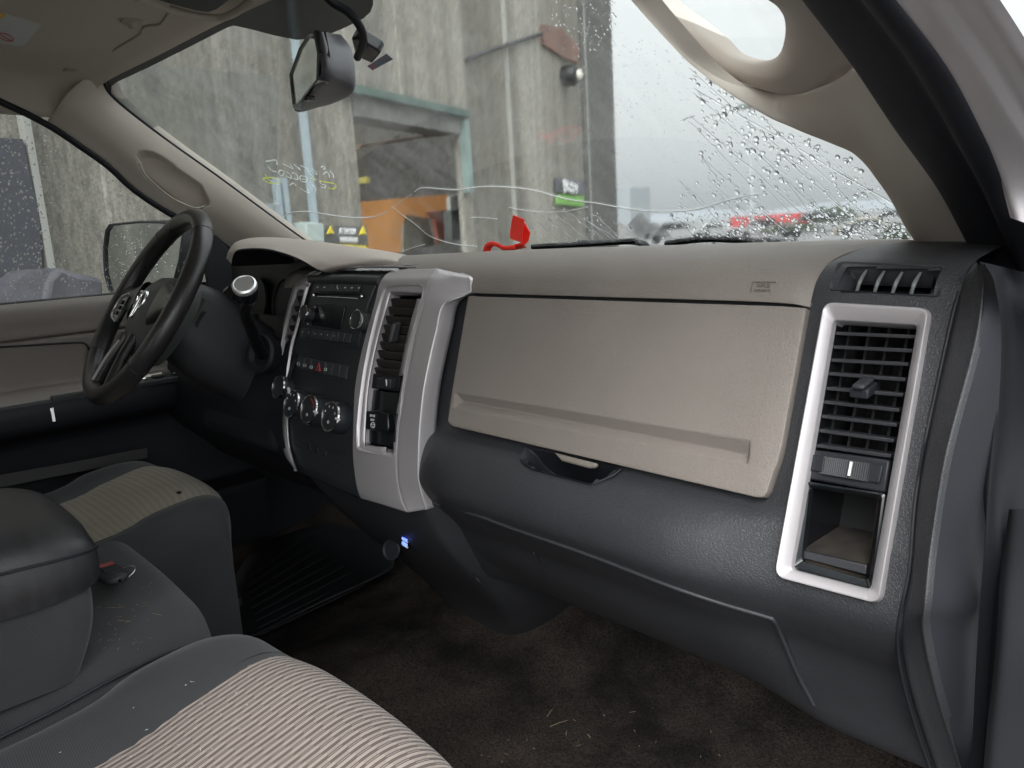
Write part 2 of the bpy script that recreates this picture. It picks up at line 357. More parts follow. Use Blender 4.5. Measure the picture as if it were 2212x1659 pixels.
def tube(name, pts, r, m, parent=None, seg=10, sub=6, closed=False, flat=None, caps=True):
    """flat=(axis vector, factor) squeezes the section along that axis"""
    if closed: P = cr(list(pts)+[pts[0]], sub)[:-1]
    else: P = cr(pts, sub)
    N = len(P); vs = []; fs = []
    rr = np.interp(np.linspace(0, 1, N), np.linspace(0, 1, len(r)), r) if isinstance(r, (list, tuple)) else [r]*N
    ref = None
    for i, p in enumerate(P):
        a = P[(i-1) % N] if (closed or i > 0) else p; b = P[(i+1) % N] if (closed or i < N-1) else p
        t = unit(b-a)
        if ref is None:
            ref = np.cross(t, V(0, 0, 1)); ref = unit(ref) if np.linalg.norm(ref) > .1 else unit(np.cross(t, V(1, 0, 0)))
        s = unit(ref-t*(ref@t)); ref = s; q = np.cross(t, s)
        for k in range(seg):
            an = 2*math.pi*k/seg; d = (s*math.cos(an)+q*math.sin(an))*rr[i]
            if flat is not None: ax = unit(flat[0]); d = d-ax*(d@ax)*(1-flat[1])
            vs.append(p+d)
    for i in range(N if closed else N-1):
        j = (i+1) % N
        for k in range(seg): fs.append((i*seg+k, i*seg+(k+1) % seg, j*seg+(k+1) % seg, j*seg+k))
    if not closed and caps: fs.append(tuple(range(seg))); fs.append(tuple(range((N-1)*seg, N*seg))[::-1])
    return link(name, vs, fs, m, parent, True, None, 60)
def lathe(name, c, axis, prof, m, parent=None, seg=36, sharp=35):
    axis = unit(axis); s = unit(np.cross(axis, V(0, 0, 1) if abs(axis[2]) < .9 else V(1, 0, 0))); q = np.cross(axis, s)
    vs = []; fs = []
    for r, h in prof:
        for k in range(seg):
            a = 2*math.pi*k/seg; vs.append(c+axis*h+(s*math.cos(a)+q*math.sin(a))*max(r, 1e-5))
    for i in range(len(prof)-1):
        for k in range(seg): fs.append((i*seg+k, i*seg+(k+1) % seg, (i+1)*seg+(k+1) % seg, (i+1)*seg+k))
    return link(name, vs, fs, m, parent, True, None, sharp)
def box(name, c, hx, hy, hz, m, parent=None, bev=.002, seg=2, smooth=True):
    """c centre, hx hy hz half-axis vectors"""
    vs = [c+hx*a+hy*b+hz*d for a in (-1, 1) for b in (-1, 1) for d in (-1, 1)]
    fs = [(0, 1, 3, 2), (4, 6, 7, 5), (0, 4, 5, 1), (2, 3, 7, 6), (0, 2, 6, 4), (1, 5, 7, 3)]
    o = link(name, vs, fs, m, parent, smooth, None, 30)
    if bev:
        b = o.modifiers.new('b', 'BEVEL'); b.width = bev; b.segments = seg
    return o
def abox(name, x0, x1, y0, y1, z0, z1, m, parent=None, bev=.002, seg=2):
    return box(name, V((x0+x1)/2, (y0+y1)/2, (z0+z1)/2), V((x1-x0)/2, 0, 0), V(0, (y1-y0)/2, 0), V(0, 0, (z1-z0)/2), m, parent, bev, seg)
def boxes(name, L, m, parent=None, bev=0):
    """several boxes of one part in one mesh: L of (centre, hx, hy, hz)"""
    vs = []; fs = []
    for c, hx, hy, hz in L:
        k = len(vs); vs += [c+hx*a+hy*b+hz*d for a in (-1, 1) for b in (-1, 1) for d in (-1, 1)]
        fs += [tuple(k+i for i in f) for f in [(0, 1, 3, 2), (4, 6, 7, 5), (0, 4, 5, 1), (2, 3, 7, 6), (0, 2, 6, 4), (1, 5, 7, 3)]]
    o = link(name, vs, fs, m, parent, True, None, 30)
    if bev: b = o.modifiers.new('b', 'BEVEL'); b.width = bev; b.segments = 2
    return o
def text(name, s, pos, xd, yd, size, m, parent=None, ext=.0003, align='CENTER', squash=1.0, bold=0.):
    cu = bpy.data.curves.new(name, 'FONT'); cu.body = s; cu.size = size; cu.extrude = ext; cu.align_x = align; cu.align_y = 'CENTER'; cu.offset = bold*size
    tmp = bpy.data.objects.new('tmp', cu); COL.objects.link(tmp); bpy.context.view_layer.update()
    me = bpy.data.meshes.new_from_object(tmp.evaluated_get(bpy.context.evaluated_depsgraph_get()))
    bpy.data.objects.remove(tmp)
    xd = unit(xd); zd = unit(np.cross(xd, yd)); yd = np.cross(zd, xd)
    mw = Matrix(((xd[0]*squash, yd[0], zd[0], pos[0]), (xd[1]*squash, yd[1], zd[1], pos[1]), (xd[2]*squash, yd[2], zd[2], pos[2]), (0, 0, 0, 1)))
    me.transform(mw); me.materials.clear(); me.materials.append(m); me.name = name
    o = bpy.data.objects.new(name, me); COL.objects.link(o)
    if parent: o.parent = parent; o.matrix_parent_inverse = Matrix.Translation(parent_loc(parent)).inverted()
    return o
def sheet_text(name, s, uvc, ud, vd, hpx, S, m, parent=None, ext=.0003, off=.001, bold=0., squash=1.0):
    """lettering standing on surface S(u,v)->point, centred at uvc; ud, vd give the line direction and the up direction on the sheet"""
    c = S(*uvc); xd = S(uvc[0]+ud[0], uvc[1]+ud[1])-c; yd = S(uvc[0]+vd[0], uvc[1]+vd[1])-c
    size = np.linalg.norm(S(uvc[0]+unit(vd)[0]*hpx, uvc[1]+unit(vd)[1]*hpx)-c)/.7
    n = unit(np.cross(xd, yd)); n = n if (CAM-c)@n > 0 else -n
    return text(name, s, c+n*off, xd, yd, size, m, parent, ext, bold=bold, squash=squash)
# ================================================================== surfaces of the cab
def Wd(d): return lambda p: p[1]-(.52-d-1.45*(p[2]-.70)-.2*(p[0]/.7)**2)
def wy(x, z, d=0): return .52-d-1.45*(z-.70)-.2*(x/.7)**2
TZ = [.10, .20, .215, .225, .28, .33, .36, .385, .41, .44, .462, .478, .51, .58, .655, .675, .688, .696]
TS = [.40, .20, .04, .005, -.018, -.038, -.062, -.080, -.088, -.080, -.073, -.066, -.054, -.028, 0, .010, .03, .07]
TN = [.40, .20, .06, .030, -.020, -.055, -.083, -.104, -.117, -.112, -.092, -.064, -.054, -.028, 0, .010, .03, .07]
def yface(x, z):
    w = min(1, max(0, (.74-x)/.14)); w = w*w*(3-2*w); q = min(1, max(0, (x-.15)/.13)); w *= .25+.75*q*q*(3-2*q)
    return lerp(np.interp(z, TZ, TS), np.interp(z, TZ, TN), w)
def FC(off=0.): return lambda p: p[1]-(yface(p[0], p[2])-off)
def onface(u, v, off=0.): return SF(u, v, FC(off))
SZ = [.26, .30, .33, .36, .42, .50, .60, .65, .675, .690, .697, .700]
SY = [-.05, -.075, -.098, -.108, -.104, -.084, -.056, -.043, -.032, -.012, .02, .06]
def ystack(x, z): return np.interp(z, SZ, SY)+.25*(x+.02)**2
def ST(off=0.): return lambda p: p[1]-(ystack(p[0], p[2])-off)
def onst(u, v, off=0.): return SF(u, v, ST(off))
# ================================================================== SETTING: ground and floor
g = link('ground', [(-300, -200, -.68), (300, -200, -.68), (300, 500, -.68), (-300, 500, -.68)], [(0, 1, 2, 3)], M['asphalt']); struct(g)
# cab floor with tunnel hump and toe board
rows = []
for y, zb in [(-1.65, 0), (-1.0, 0), (-.6, 0), (-.2, 0), (.1, .0), (.25, .03), (.40, .16), (.52, .34), (.56, .6)]:
    rows.append([V(x, y, zb+h*(1 if y < .4 else .5)) for x, h in [(-.76, .02), (-.70, .0), (-.35, .0), (-.24, .01), (-.12, .045), (0, .055), (.12, .035), (.24, .01), (.35, .0), (.66, .0), (.74, .01), (.80, .03)]])
fl = loft('floor', rows, M['carpet'], su=4, sv=5, thick=.01); struct(fl)
# headliner: the ceiling of the cab
rows = []
for y, dz in [(0, 0), (-.12, .012), (-.35, .03), (-.8, .04), (-1.3, .03), (-1.62, -.02)]:
    r = []
    for x, yy, z in [(-.665, -.235, .995), (-.648, -.20, 1.040), (-.60, -.168, 1.070), (-.454, -.128, 1.089), (-.276, -.097, 1.104), (0, -.075, 1.108), (.276, -.097, 1.104), (.454, -.128, 1.089), (.60, -.168, 1.070), (.66, -.20, 1.04), (.70, -.235, .995)]:
        e = .25 if abs(x) > .66 else 1
        r.append(V(x if abs(x) < .66 else x*(1+.0*y), (yy if y == 0 else min(yy-.03, yy+y)), z+dz*e))
    rows.append(r)
cl = loft('ceiling', rows, M['headliner'], su=4, sv=4, thick=-.012); struct(cl)
rf = loft('cab_roof', [[p+V(0, .0, .05)+(V(.05, 0, -.01) if p[0] > .64 else V(0, 0, 0))-(V(.05, 0, .01) if p[0] < -.64 else V(0, 0, 0)) for p in r] for r in rows], M['paint'], su=2, sv=2, thick=.01)
tag(rf, 'silver painted roof panel over the headliner', 'roof')
# back wall of the cab with the rear window
bw = ring('cab_back_wall', [V(-.76, -1.64, 0), V(.76, -1.64, 0), V(.70, -1.62, 1.12), V(-.70, -1.62, 1.12)], [V(-.55, -1.64, .72), V(.55, -1.64, .72), V(.52, -1.63, 1.0), V(-.52, -1.63, 1.0)], [(0, 0), (1, 0), (1, .03), (0, .03)], M['char_s'], smooth=False)
tag(bw, 'dark back wall of the cab with its rear window opening', 'wall')

# ================================================================== WINDSHIELD
ws = thing('windshield', 'wet front windshield with white cracks and yellow and white marker writing', 'windshield', (0, .5, .66))
rows = [[V(x, wy(x, z), z) for x in np.linspace(-.78, .78, 9)] for z in np.linspace(.62, 1.125, 7)]
o = loft('glass', rows, M['glass'], ws, su=4, sv=4)
def onW(u, v, d=0.): return SF(u, v, Wd(d))
FILMP = [(232, 170), (480, 55), (700, -60), (1290, -60), (1345, 120), (1400, 250), (1430, 400), (1400, 560), (600, 600), (400, 380)]
rows = [[V(x, wy(x, z, -.0015), z) for x in np.linspace(-.77, .77, 8)] for z in np.linspace(.63, 1.12, 7)]
fo = loft('rain_film', rows, M['film'], ws, su=6, sv=4); so = fo.modifiers.new('t', 'SOLIDIFY'); so.thickness = .0008; so.offset = 0
frit = [(205, 178), (217, 168), (340, 103), (463, 38), (520, -25), (805, -30), (806, 10), (800, 26), (785, 40), (740, 62), (690, 82), (640, 86), (590, 76), (545, 64), (505, 55), (490, 60), (400, 106), (320, 146), (255, 176), (241, 186), (240, 200), (262, 232), (310, 274), (285, 258), (248, 228), (224, 200)]
# frit band laid as a thin film on the inner face of the glass: dense grid kept inside its outline
def film(name, poly, m, parent, d=.004, n=90):
    us = [p[0] for p in poly]; vs_ = [p[1] for p in poly]; u0, u1, v0, v1 = min(us), max(us), min(vs_), max(vs_)
    from mathutils.geometry import delaunay_2d_cdt
    pts = [Vector((float(u), float(v))) for u, v in poly]
    k = len(pts); st = 14
    pts += [Vector((x, y)) for x in np.arange(u0+st/2, u1, st) for y in np.arange(v0+st/2, v1, st) if inpoly(x, y, poly)]
    r = delaunay_2d_cdt(pts, [], [list(range(k))], 1, 1e-4)
    me = bpy.data.meshes.new(name); me.from_pydata([tuple(onW(q.x, q.y, d)) for q in r[0]], [], [tuple(f) for f in r[2]]); me.materials.append(m)
    o = bpy.data.objects.new(name, me); COL.objects.link(o)
    if parent: o.parent = parent; o.matrix_parent_inverse = Matrix.Translation(parent.location).inverted()
    return o
film('tinted_band', frit, M['frit'], ws)
def crack(pts, r=.0011):
    tube('crack', [onW(u, v, .002) for u, v in pts], r, M['scratch'], ws, seg=5, sub=5)
crack([(612, 470), (622, 462), (640, 458), (670, 458), (720, 466), (770, 471), (810, 468), (838, 458)], [.0006, .0014, .0014, .0016, .0006])
crack([(838, 458), (852, 446), (870, 432), (890, 420)], .0004)
crack([(895, 414), (912, 406), (950, 408), (990, 410), (1040, 404), (1090, 404), (1150, 411), (1200, 424), (1240, 433), (1300, 441), (1360, 452), (1420, 457), (1480, 456), (1520, 449), (1560, 437), (1610, 424), (1660, 417)], [.0006, .0013, .0013, .0013, .001, .0009, .0008, .0004])
crack([(846, 446), (870, 465), (900, 487), (925, 508), (960, 522), (1000, 530), (1030, 533)], [.0005, .0008, .0006, .001, .0011])
crack([(1100, 448), (1130, 454), (1180, 459), (1220, 457), (1270, 447)], .0007)
crack([(1018, 470), (1040, 470), (1074, 473)], .0006)
crack([(870, 543), (895, 534), (918, 528)], .0007)
crack([(1032, 508), (1036, 520), (1042, 532)], .0003)
# marker writing, seen mirrored through the glass
mk = thin_mark('white_marker', (.75, .82, .80)); yk = thin_mark('yellow_marker', (.75, .82, .12))
def scrawl(strokes, m, nm):
    vs = []; fs = []
    for st in strokes:
        P = cr([onW(u, v, .003) for u, v in st], 4)
        for a, b in zip(P, P[1:]):
            t = unit(b-a); n_ = unit(V(0, -1, -.69)); s_ = np.cross(t, n_)*.0013; k = len(vs)
            vs += [a-s_, a+s_, b+s_, b-s_]; fs.append((k, k+1, k+2, k+3))
    link(nm, vs, fs, m, ws, False)
W0 = lambda zx, zy: (553+zx*.1302, 322.6+zy*.1302)
L = lambda *a: [W0(*p) for p in a]
scrawl([L((200, 290), (260, 350), (340, 375)), L((370, 400), (400, 345), (470, 375), (430, 440), (370, 400)), L((500, 370), (570, 420), (580, 480), (490, 430)), L((590, 390), (640, 395), (690, 440)), L((610, 480), (690, 500), (690, 440)), L((730, 450), (740, 520), (830, 540), (845, 470), (760, 440), (730, 450)), L((760, 490), (820, 500)),
        L((440, 240), (530, 280), (620, 325), (560, 245)), L((620, 240), (740, 350), (700, 290)), L((740, 270), (850, 320), (870, 370)), L((870, 380), (960, 470), (1000, 510)), L((900, 350), (1000, 420), (990, 370), (920, 320)), L((1080, 300), (1110, 280), (1150, 310), (1120, 330)), L((1110, 420), (1160, 375), (1210, 410), (1215, 465)), L((1220, 350), (1280, 420), (1285, 470)),
        L((730, 640), (800, 690), (880, 720), (850, 660)), L((930, 590), (985, 640), (985, 700)), L((1055, 520), (1080, 570), (1150, 600), (1140, 640), (1080, 620)), L((560, 600), (620, 560), (665, 610)), L((160, 200), (230, 190), (330, 180), (350, 260))], mk, 'marker_writing')
scrawl([L((145, 415), (250, 540), (380, 575)), L((110, 490), (200, 470), (330, 480), (430, 560)), L((120, 500), (220, 560), (270, 545))], yk, 'marker_writing')
scrawl([L((1060, 525), (1200, 550), (1300, 570), (1325, 620), (1280, 655), (1200, 640)), L((900, 470), (985, 520))], yk, 'marker_writing')
# ------------------------------------------------------------------ rain
def drops(name, spots, side=None, label='', m=None):
    """spots: list of (point, normal, right, up, rx, ry)"""
    ico = bmesh.new(); bmesh.ops.create_icosphere(ico, subdivisions=2, radius=1)
    base = [np.array(v.co) for v in ico.verts]; bf = [tuple(v.index for v in f.verts) for f in ico.faces]; ico.free()
    vs = []; fs = []
    for p, n, r, u, rx, ry in spots:
        k = len(vs); h = .32*min(rx, ry)
        for b in base: vs.append(p+r*b[0]*rx+u*b[1]*ry*(1-.25*b[0]*0)+n*b[2]*h)
        fs += [tuple(k+i for i in f) for f in bf]
    me = bpy.data.meshes.new(name); me.from_pydata([tuple(v) for v in vs], [], fs)
    me.polygons.foreach_set('use_smooth', [True]*len(me.polygons)); me.materials.append(m or M['water'])
    o = bpy.data.objects.new(name, me); COL.objects.link(o); o['kind'] = 'stuff'; o['label'] = label; o['category'] = 'raindrops'
    return o
NW = unit(V(0, 1, .69))
def wspot(u, v, s, asp=1.):
    p = onW(u, v, -.001); r = V(1, 0, 0); up = unit(np.cross(NW, r)); up = up if up[2] > 0 else -up
    # flattened on the pane; runs slightly down the glass
    a = random.uniform(-.5, .5); r2 = r*math.cos(a)+up*math.sin(a); u2 = np.cross(NW, r2)
    return (p, NW, r2, u2, s*random.uniform(.8, 1.3), s*asp*random.uniform(.9, 1.5))
right_zone = [(1500, 145), (1560, 190), (1660, 262), (1745, 300), (1845, 345), (1890, 390), (1925, 440), (1960, 500), (1985, 535), (1500, 535), (1455, 480), (1470, 380), (1530, 400), (1500, 300), (1520, 250), (1490, 170)]
S = []
def fill(poly, n, smin, smax, asp=1.):
    us = [p[0] for p in poly]; vs_ = [p[1] for p in poly]; k = 0
    while k < n:
        u = random.uniform(min(us), max(us)); v = random.uniform(min(vs_), max(vs_))
        if inpoly(u, v, poly): S.append(wspot(u, v, smin+(smax-smin)*random.random()**3, asp)); k += 1
fill(right_zone, 1100, .0009, .0036)
fill([(1450, 460), (1960, 460), (1990, 540), (1420, 535)], 500, .0010, .0032, 1.0)
fill([(1140, 440), (1300, 460), (1420, 520), (1130, 530)], 260, .0009, .0024)
fill([(1180, 0), (1330, 0), (1330, 120), (1220, 130)], 130, .0006, .0016)
fill([(1325, 60), (1480, 120), (1500, 300), (1400, 440), (1330, 460)], 260, .0005, .0011)
fill([(560, 90), (1200, 60), (1320, 300), (1320, 460), (620, 500)], 900, .0003, .0009)
fill([(260, 190), (560, 70), (760, 200), (620, 480)], 320, .0004, .0010)
drops('raindrops', S, label='raindrops beaded on the outside of the windshield')
# runs of water left by the wiper
vs = []; fs = []
def run(pts, r):
    global vs, fs
    P = cr([onW(u+random.uniform(-1.6, 1.6), v+random.uniform(-1.6, 1.6), -.0006) for u, v in pts], 3)
    r2 = unit(np.cross(NW, unit(P[-1]-P[0])))
    for a in range(len(P)):
        rr = r*random.uniform(.7, 1.25)
        for k in range(6):
            an = 2*math.pi*k/6; vs.append(P[a]+r2*math.cos(an)*rr+NW*math.sin(an)*rr*.45)
    base = len(vs)-6*len(P)
    for a in range(len(P)-1):
        for k in range(6): fs.append((base+a*6+k, base+a*6+(k+1) % 6, base+a*6+6+(k+1) % 6, base+a*6+6+k))
def line(p, q, n=9, sag=0):
    return [(lerp(p[0], q[0], t), lerp(p[1], q[1], t)+sag*math.sin(math.pi*t)) for t in np.linspace(0, 1, n)]
for p, q in [((1487, 148), (1850, 470)), ((1497, 200), (1700, 380)), ((1497, 190), (1930, 440)), ((1490, 250), (1790, 510)), ((1488, 262), (1620, 400)), ((1520, 345), (1700, 500)), ((1515, 340), (1560, 400)), ((1468, 392), (1600, 530)), ((1466, 390), (1530, 445)),
             ((1528, 385), (1680, 530)), ((1610, 310), (1840, 520)), ((1680, 330), (1900, 520)), ((1560, 430), (1650, 520)), ((1650, 260), (1930, 520)), ((1470, 480), (1510, 525)), ((1535, 480), (1600, 530)), ((1590, 440), (1700, 530)), ((1720, 400), (1850, 525)), ((1755, 320), (1945, 470)),
             ((1240, 450), (1330, 522)), ((1225, 455), (1310, 522)), ((1200, 462), (1280, 525)), ((1180, 470), (1250, 525)), ((1255, 470), (1345, 522)), ((1285, 465), (1350, 520)), ((1160, 480), (1215, 528)), ((1500, 250), (1470, 262))]:
    run(line(p, q, 10), random.uniform(.0007, .0013))
for k in range(10):
    u0 = random.uniform(1530, 1880); v0 = random.uniform(330, 460); run(line((u0, v0), (u0+random.uniform(40, 90), v0+random.uniform(40, 80)), 7), .0007)
o = link('water_runs', vs, fs, M['water']); o['kind'] = 'stuff'; o['label'] = 'thin runs of water left by the wiper on the windshield'; o['category'] = 'water'

# black windshield base seal and cowl outside
base = [V(x, wy(x, .668, .004), .668) for x in np.linspace(-.74, .74, 9)]
tube('windshield_seal', base, .009, M['rubber'], ws, seg=8, sub=4)
cw = loft('cowl', [[V(x, wy(x, .66, -.02), .63) for x in np.linspace(-.78, .78, 7)], [V(x, wy(x, .66, -.18), .625) for x in np.linspace(-.78, .78, 7)], [V(x, wy(x, .66, -.32), .625) for x in np.linspace(-.8, .8, 7)]], M['black'], su=3, sv=3, thick=.01)
tag(cw, 'black plastic cowl below the outside of the windshield', 'cowl')
hd = loft('hood', [[V(x, wy(x, .66, -.34), .615-.04*(x/.8)**4) for x in np.linspace(-.85, .85, 7)], [V(x, 1.4, .60-.05*(x/.8)**4) for x in np.linspace(-.85, .85, 7)], [V(x, 1.9, .54-.05*(x/.8)**4) for x in np.linspace(-.85, .85, 7)]], M['paint'], su=3, sv=3, thick=.01)
tag(hd, 'wet silver hood in front of the windshield', 'hood')
for lab, P, Q in [('black wiper lying at the middle of the windshield base', [(1150, 531), (1250, 526), (1375, 518)], (1400, 540)), ('black wiper lying near the passenger side of the windshield base', [(1440, 524), (1530, 514), (1650, 520), (1700, 524)], (1420, 541))]:
    w = thing('wiper', lab, 'wiper', tuple(onW(P[0][0], P[0][1], -.02)), 'windshield wipers')
    tube('blade', [onW(u, v+2, -.008) for u, v in P], .006, M['black'], w, seg=8)
    tube('arm', [onW(P[len(P)//2][0], P[len(P)//2][1]-3, -.02), onW(P[-1][0], P[-1][1]+5, -.03), onW(*Q, -.04)], [.004, .006, .010], M['black'], w, seg=8)

# ================================================================== DASHBOARD
dash = thing('dashboard', 'beige and charcoal dashboard running the full width of the cab', 'dashboard', (0, .1, .2))
BEZ_O = rnd([(1784, 653), (2014, 667), (1906, 1307), (1676, 1246)], [22, 22, 26, 26], 6)
BEZ_I = rnd([(1800, 691), (1981, 702), (1880, 1274), (1709, 1230)], [10, 10, 12, 12], 6)
DEF_O = rnd([(1811, 567), (2043, 577), (2030, 643), (1789, 628)], 10, 4)
DEF_I = rnd([(1838, 581), (2021, 588), (2008, 638), (1818, 629)], 5, 4)
cols = [.168, .20, .24, .28, .36, .44, .52, .60, .64, .68, .72, .76, .80, .828]
rows = []
for z in TZ[1:-1]+[.694]:
    rows.append([V(x, yface(x, z)+(.006 if .1 < x < .705 and z > .47 else 0), z) for x in cols])
for y, z in [(.12, .699), (.22, .699), (.32, .692), (.42, .672)]:
    rows.append([V(x, min(y, wy(x, z, .03)), z) for x in cols])
LATCH = [(1133, 975), (1335, 1012), (1322, 1024), (1276, 1043), (1148, 1010), (1128, 996)]
def mid_poly(a, b, t): return [lerp(np.array(p), np.array(q), t) for p, q in zip(a, b)]
LT_ = rnd([(1142, 970), (1338, 1012), (1322, 1026), (1276, 1046), (1150, 1013), (1128, 994)], [2, 4, 10, 10, 12, 12], 5)
LATCH_H = mid_poly(LT_, [(1232, 1006)]*len(LT_), .02)
shell = loft('panel', rows, M['char'], dash, su=9, sv=7, holes=[mid_poly(BEZ_O, BEZ_I, .45), mid_poly(DEF_O, DEF_I, .6), LATCH_H], sharp=80)
# stitched trim line between upper and knee panel
TR = [(936, 1087), (1020, 1110), (1106, 1141), (1273, 1199), (1439, 1263), (1560, 1304), (1655, 1332), (1672, 1341), (1688, 1373), (1723, 1456), (1758, 1522)]
tube('trim_seam', [onface(u, v, .0015) for u, v in TR], .0024, M['char_s'], dash, seg=8, sub=4)
# knee panel crease marks
tube('crease', [onface(u, v, .001) for u, v in [(1153, 1195), (1175, 1235), (1207, 1283)]], .0012, M['char_s'], dash, seg=6)
# beige upper pad
xs = [-.32, -.2, 0, .14, .24, .36, .5, .62, .68, .698, .702]
rows = []
for z, y in [(.6555, .012), (.6555, -.004), (.658, -.006), (.668, -.002), (.680, .006), (.691, .022), (.699, .05), (.7035, .10), (.7045, .18), (.702, .26), (.698, .33)]:
    r = []
    for x in xs:
        e = max(0, (x-.66)/.042); dx = 0
        r.append(V(x, min(y+.006*e*e, wy(x, z, .05)), z-.005*e*e-(.012*max(0, .1-x) if z > .69 else 0)))
    rows.append(r)
pad = loft('dash_pad', rows, M['beige'], dash, su=4, sv=4, thick=.004, sharp=80)
# glove box door, with its long pressed groove
def GF(u, v, off=.007): return SF(u, v, lambda p: p[1]-(-.38*(.655-p[2])+ -off + (.0)))
top = [(1011, 638), (1020, 639), (1030, 640), (1690, 661), (1715, 663), (1741, 665)]
gt = [(976, 843), (981, 847), (986, 848), (1617, 951), (1623, 952), (1688, 962)]
gv = [(973, 866), (980, 868), (992, 868), (1607, 985), (1619, 986), (1678, 1000)]
gb = [(971, 880), (976, 881), (982, 882), (1611, 1001), (1616, 1002), (1671, 1016)]
bt = [(967, 908), (971, 916), (978, 921), (1632, 1074), (1648, 1074), (1656, 1062)]
G = []
for r, deep in [(top, 0), ([lerp(np.array(a), np.array(b), .5) for a, b in zip(top, gt)], 0), (gt, 0), (gv, 1), (gb, 0), ([lerp(np.array(a), np.array(b), .7) for a, b in zip(gb, bt)], 0), (bt, 0)]:
    G.append([GF(u, v)+(V(0, .0085, -.001) if deep and j in (2, 3) else V(0, 0, 0)) for j, (u, v) in enumerate(r)])
nvs = [p for r in G for p in r]; nc = 6
gfs = [(i*nc+j, i*nc+j+1, (i+1)*nc+j+1, (i+1)*nc+j) for i in range(6) for j in range(5)]
glove = link('glove_box_door', nvs, gfs, M['beige'], dash, True, None, 20); face_cam(glove)
s = glove.modifiers.new('t', 'SOLIDIFY'); s.thickness = .012; s.offset = -1
b = glove.modifiers.new('b', 'BEVEL'); b.width = .0035; b.segments = 3; b.limit_method = 'ANGLE'; b.angle_limit = math.radians(14)
# latch recess and pull tab, with their shade put into darker colours
def box_recess(nm, poly, off, depth, m, par, dirv=V(0, 1, .1), S=onface):
    A = [S(u, v, off) for u, v in poly]; B = [a+unit(dirv)*depth for a in A]; k = len(A)
    fs = [(i, (i+1) % k, k+(i+1) % k, k+i) for i in range(k)]+[tuple(range(k, 2*k))]
    return link(nm, A+B, fs, m, par, True, None, 30)
lt = [onface(u, v, .001) for u, v in LT_]
ltn = newell(lt)
lc = sum(lt)/len(lt)
ring('latch_recess', lt, [lerp(p, lc, .12)+V(0, .004, -.003) for p in lt], [(-.6, -.0015), (-.5, .0002), (.1, .0004), (.5, -.0006), (1.0, -.004), (1.4, -.018), (3, -.028), (8.3, -.028)], M['dark'], dash, n=ltn)
plate('glove_box_latch', [onface(u, v, .010) for u, v in [(1195, 976), (1290, 1000), (1284, 1008), (1270, 1009), (1212, 994)]], .006, mat('shaded_latch_beige', (.17, .15, .13), .6, var=.05), dash, .002)  # shadow on the tab put into its darker beige
# SRS AIRBAG lettering pressed into the pad
imp = mat('pressed_lettering', (.12, .105, .09), .7, var=.05)
def onpad(u, v): return SF(u, v, lambda p: p[1]-np.interp(p[2], [.658, .668, .680, .691, .699], [-.006, -.002, .006, .022, .05])+.0005)
sheet_text('airbag_lettering', 'SRS', (1649, 617), (40, 1), (3, -20), 9, onpad, imp, dash, ext=.0002, squash=1.5, off=.0006, bold=.004)
sheet_text('airbag_lettering', 'AIRBAG', (1647, 628), (40, 1), (3, -20), 5.5, onpad, imp, dash, ext=.0002, squash=1.4, off=.0006, bold=.0)
tube('airbag_lettering', [onpad(*p)+V(0, -.0006, 0) for p in [(1622, 630), (1627, 609), (1676, 609), (1676, 610)]], .0004, imp, dash, seg=5, sub=1)
# ---- right air vent
vent = ring('air_vent', [onface(u, v, .002) for u, v in BEZ_O], [onface(u, v, .0) for u, v in BEZ_I], [(0, -.004), (.02, .003), (.10, .0058), (.2, .0060), (.32, .0050), (.95, .0005), (1, -.001), (1.0, -.02)], M['silver'], dash)
vent['label'] = 'silver framed air vent at the passenger end of the dashboard'
fx = unit(V(1, 0, 0)); fn = unit(V(0, -1, .38)); fu = np.cross(fx, -fn); fu = fu if fu[2] > 0 else -fu
iv = [onface(u, v, .0) for u, v in BEZ_I]
link('vent_housing', [p+fn*.0-fn*.008 for p in iv]+[p+V(0, .09, 0) for p in iv], [(i, (i+1) % len(iv), len(iv)+(i+1) % len(iv), len(iv)+i) for i in range(len(iv))]+[tuple(range(len(iv), 2*len(iv)))], M['black'], vent)
def slat_row(ls, off, thick, depth, tilt, m, par, nm='slats', S=onface):
    LL = []
    for (u0, v0), (u1, v1) in ls:
        a = S(u0, v0, off); b_ = S(u1, v1, off); c = (a+b_)/2; hx = (b_-a)/2; d = unit(V(0, 1, tilt)); d = unit(d-unit(hx)*(d@unit(hx))); up = np.cross(unit(hx), d)
        LL.append((c+d*depth/2, hx, d*depth/2, up*thick/2))
    return boxes(nm, LL, m, par, .0005)
cz = lambda x, y: (1474.6+x/3, 518.4+y/3)
rl = [((955, 603), (1512, 628)), ((942, 692), (1487, 718)), ((928, 777), (1462, 806)), ((908, 863), (1442, 906)), ((885, 958), (1427, 1005)), ((868, 1045), (1402, 1105)), ((848, 1137), (1387, 1200)), ((832, 1228), (1367, 1302)), ((812, 1325), (1348, 1402))]
slat_row([(cz(*a), cz(*b_)) for a, b_ in rl], -.010, .0032, .016, -.15, mat('slat_plastic', (.028, .029, .033), .4, var=.1), vent)
VV = []
for k, fr_ in enumerate([.24, .47, .70, .93]):
    a = np.array(cz(955+fr_*557, 540)); b_ = np.array(cz(812+fr_*536, 1380)); pa = onface(*a, -.034); pb = onface(*b_, -.034); c = (pa+pb)/2; up = (pb-pa)/2
    VV.append((c+V(0, .012, 0), V(.0012, 0, 0), V(0, .012, 0), up))
boxes('vanes', VV, mat('grey_vane', (.022, .022, .025), .5, var=.1), vent)
p = onface(*cz(1150, 935), .006); box('adjuster_tab', p+V(0, .006, 0), V(.0055, 0, 0), V(0, .011, .002), V(0, 0, .0024), M['char_s'], vent, .0025, 3)
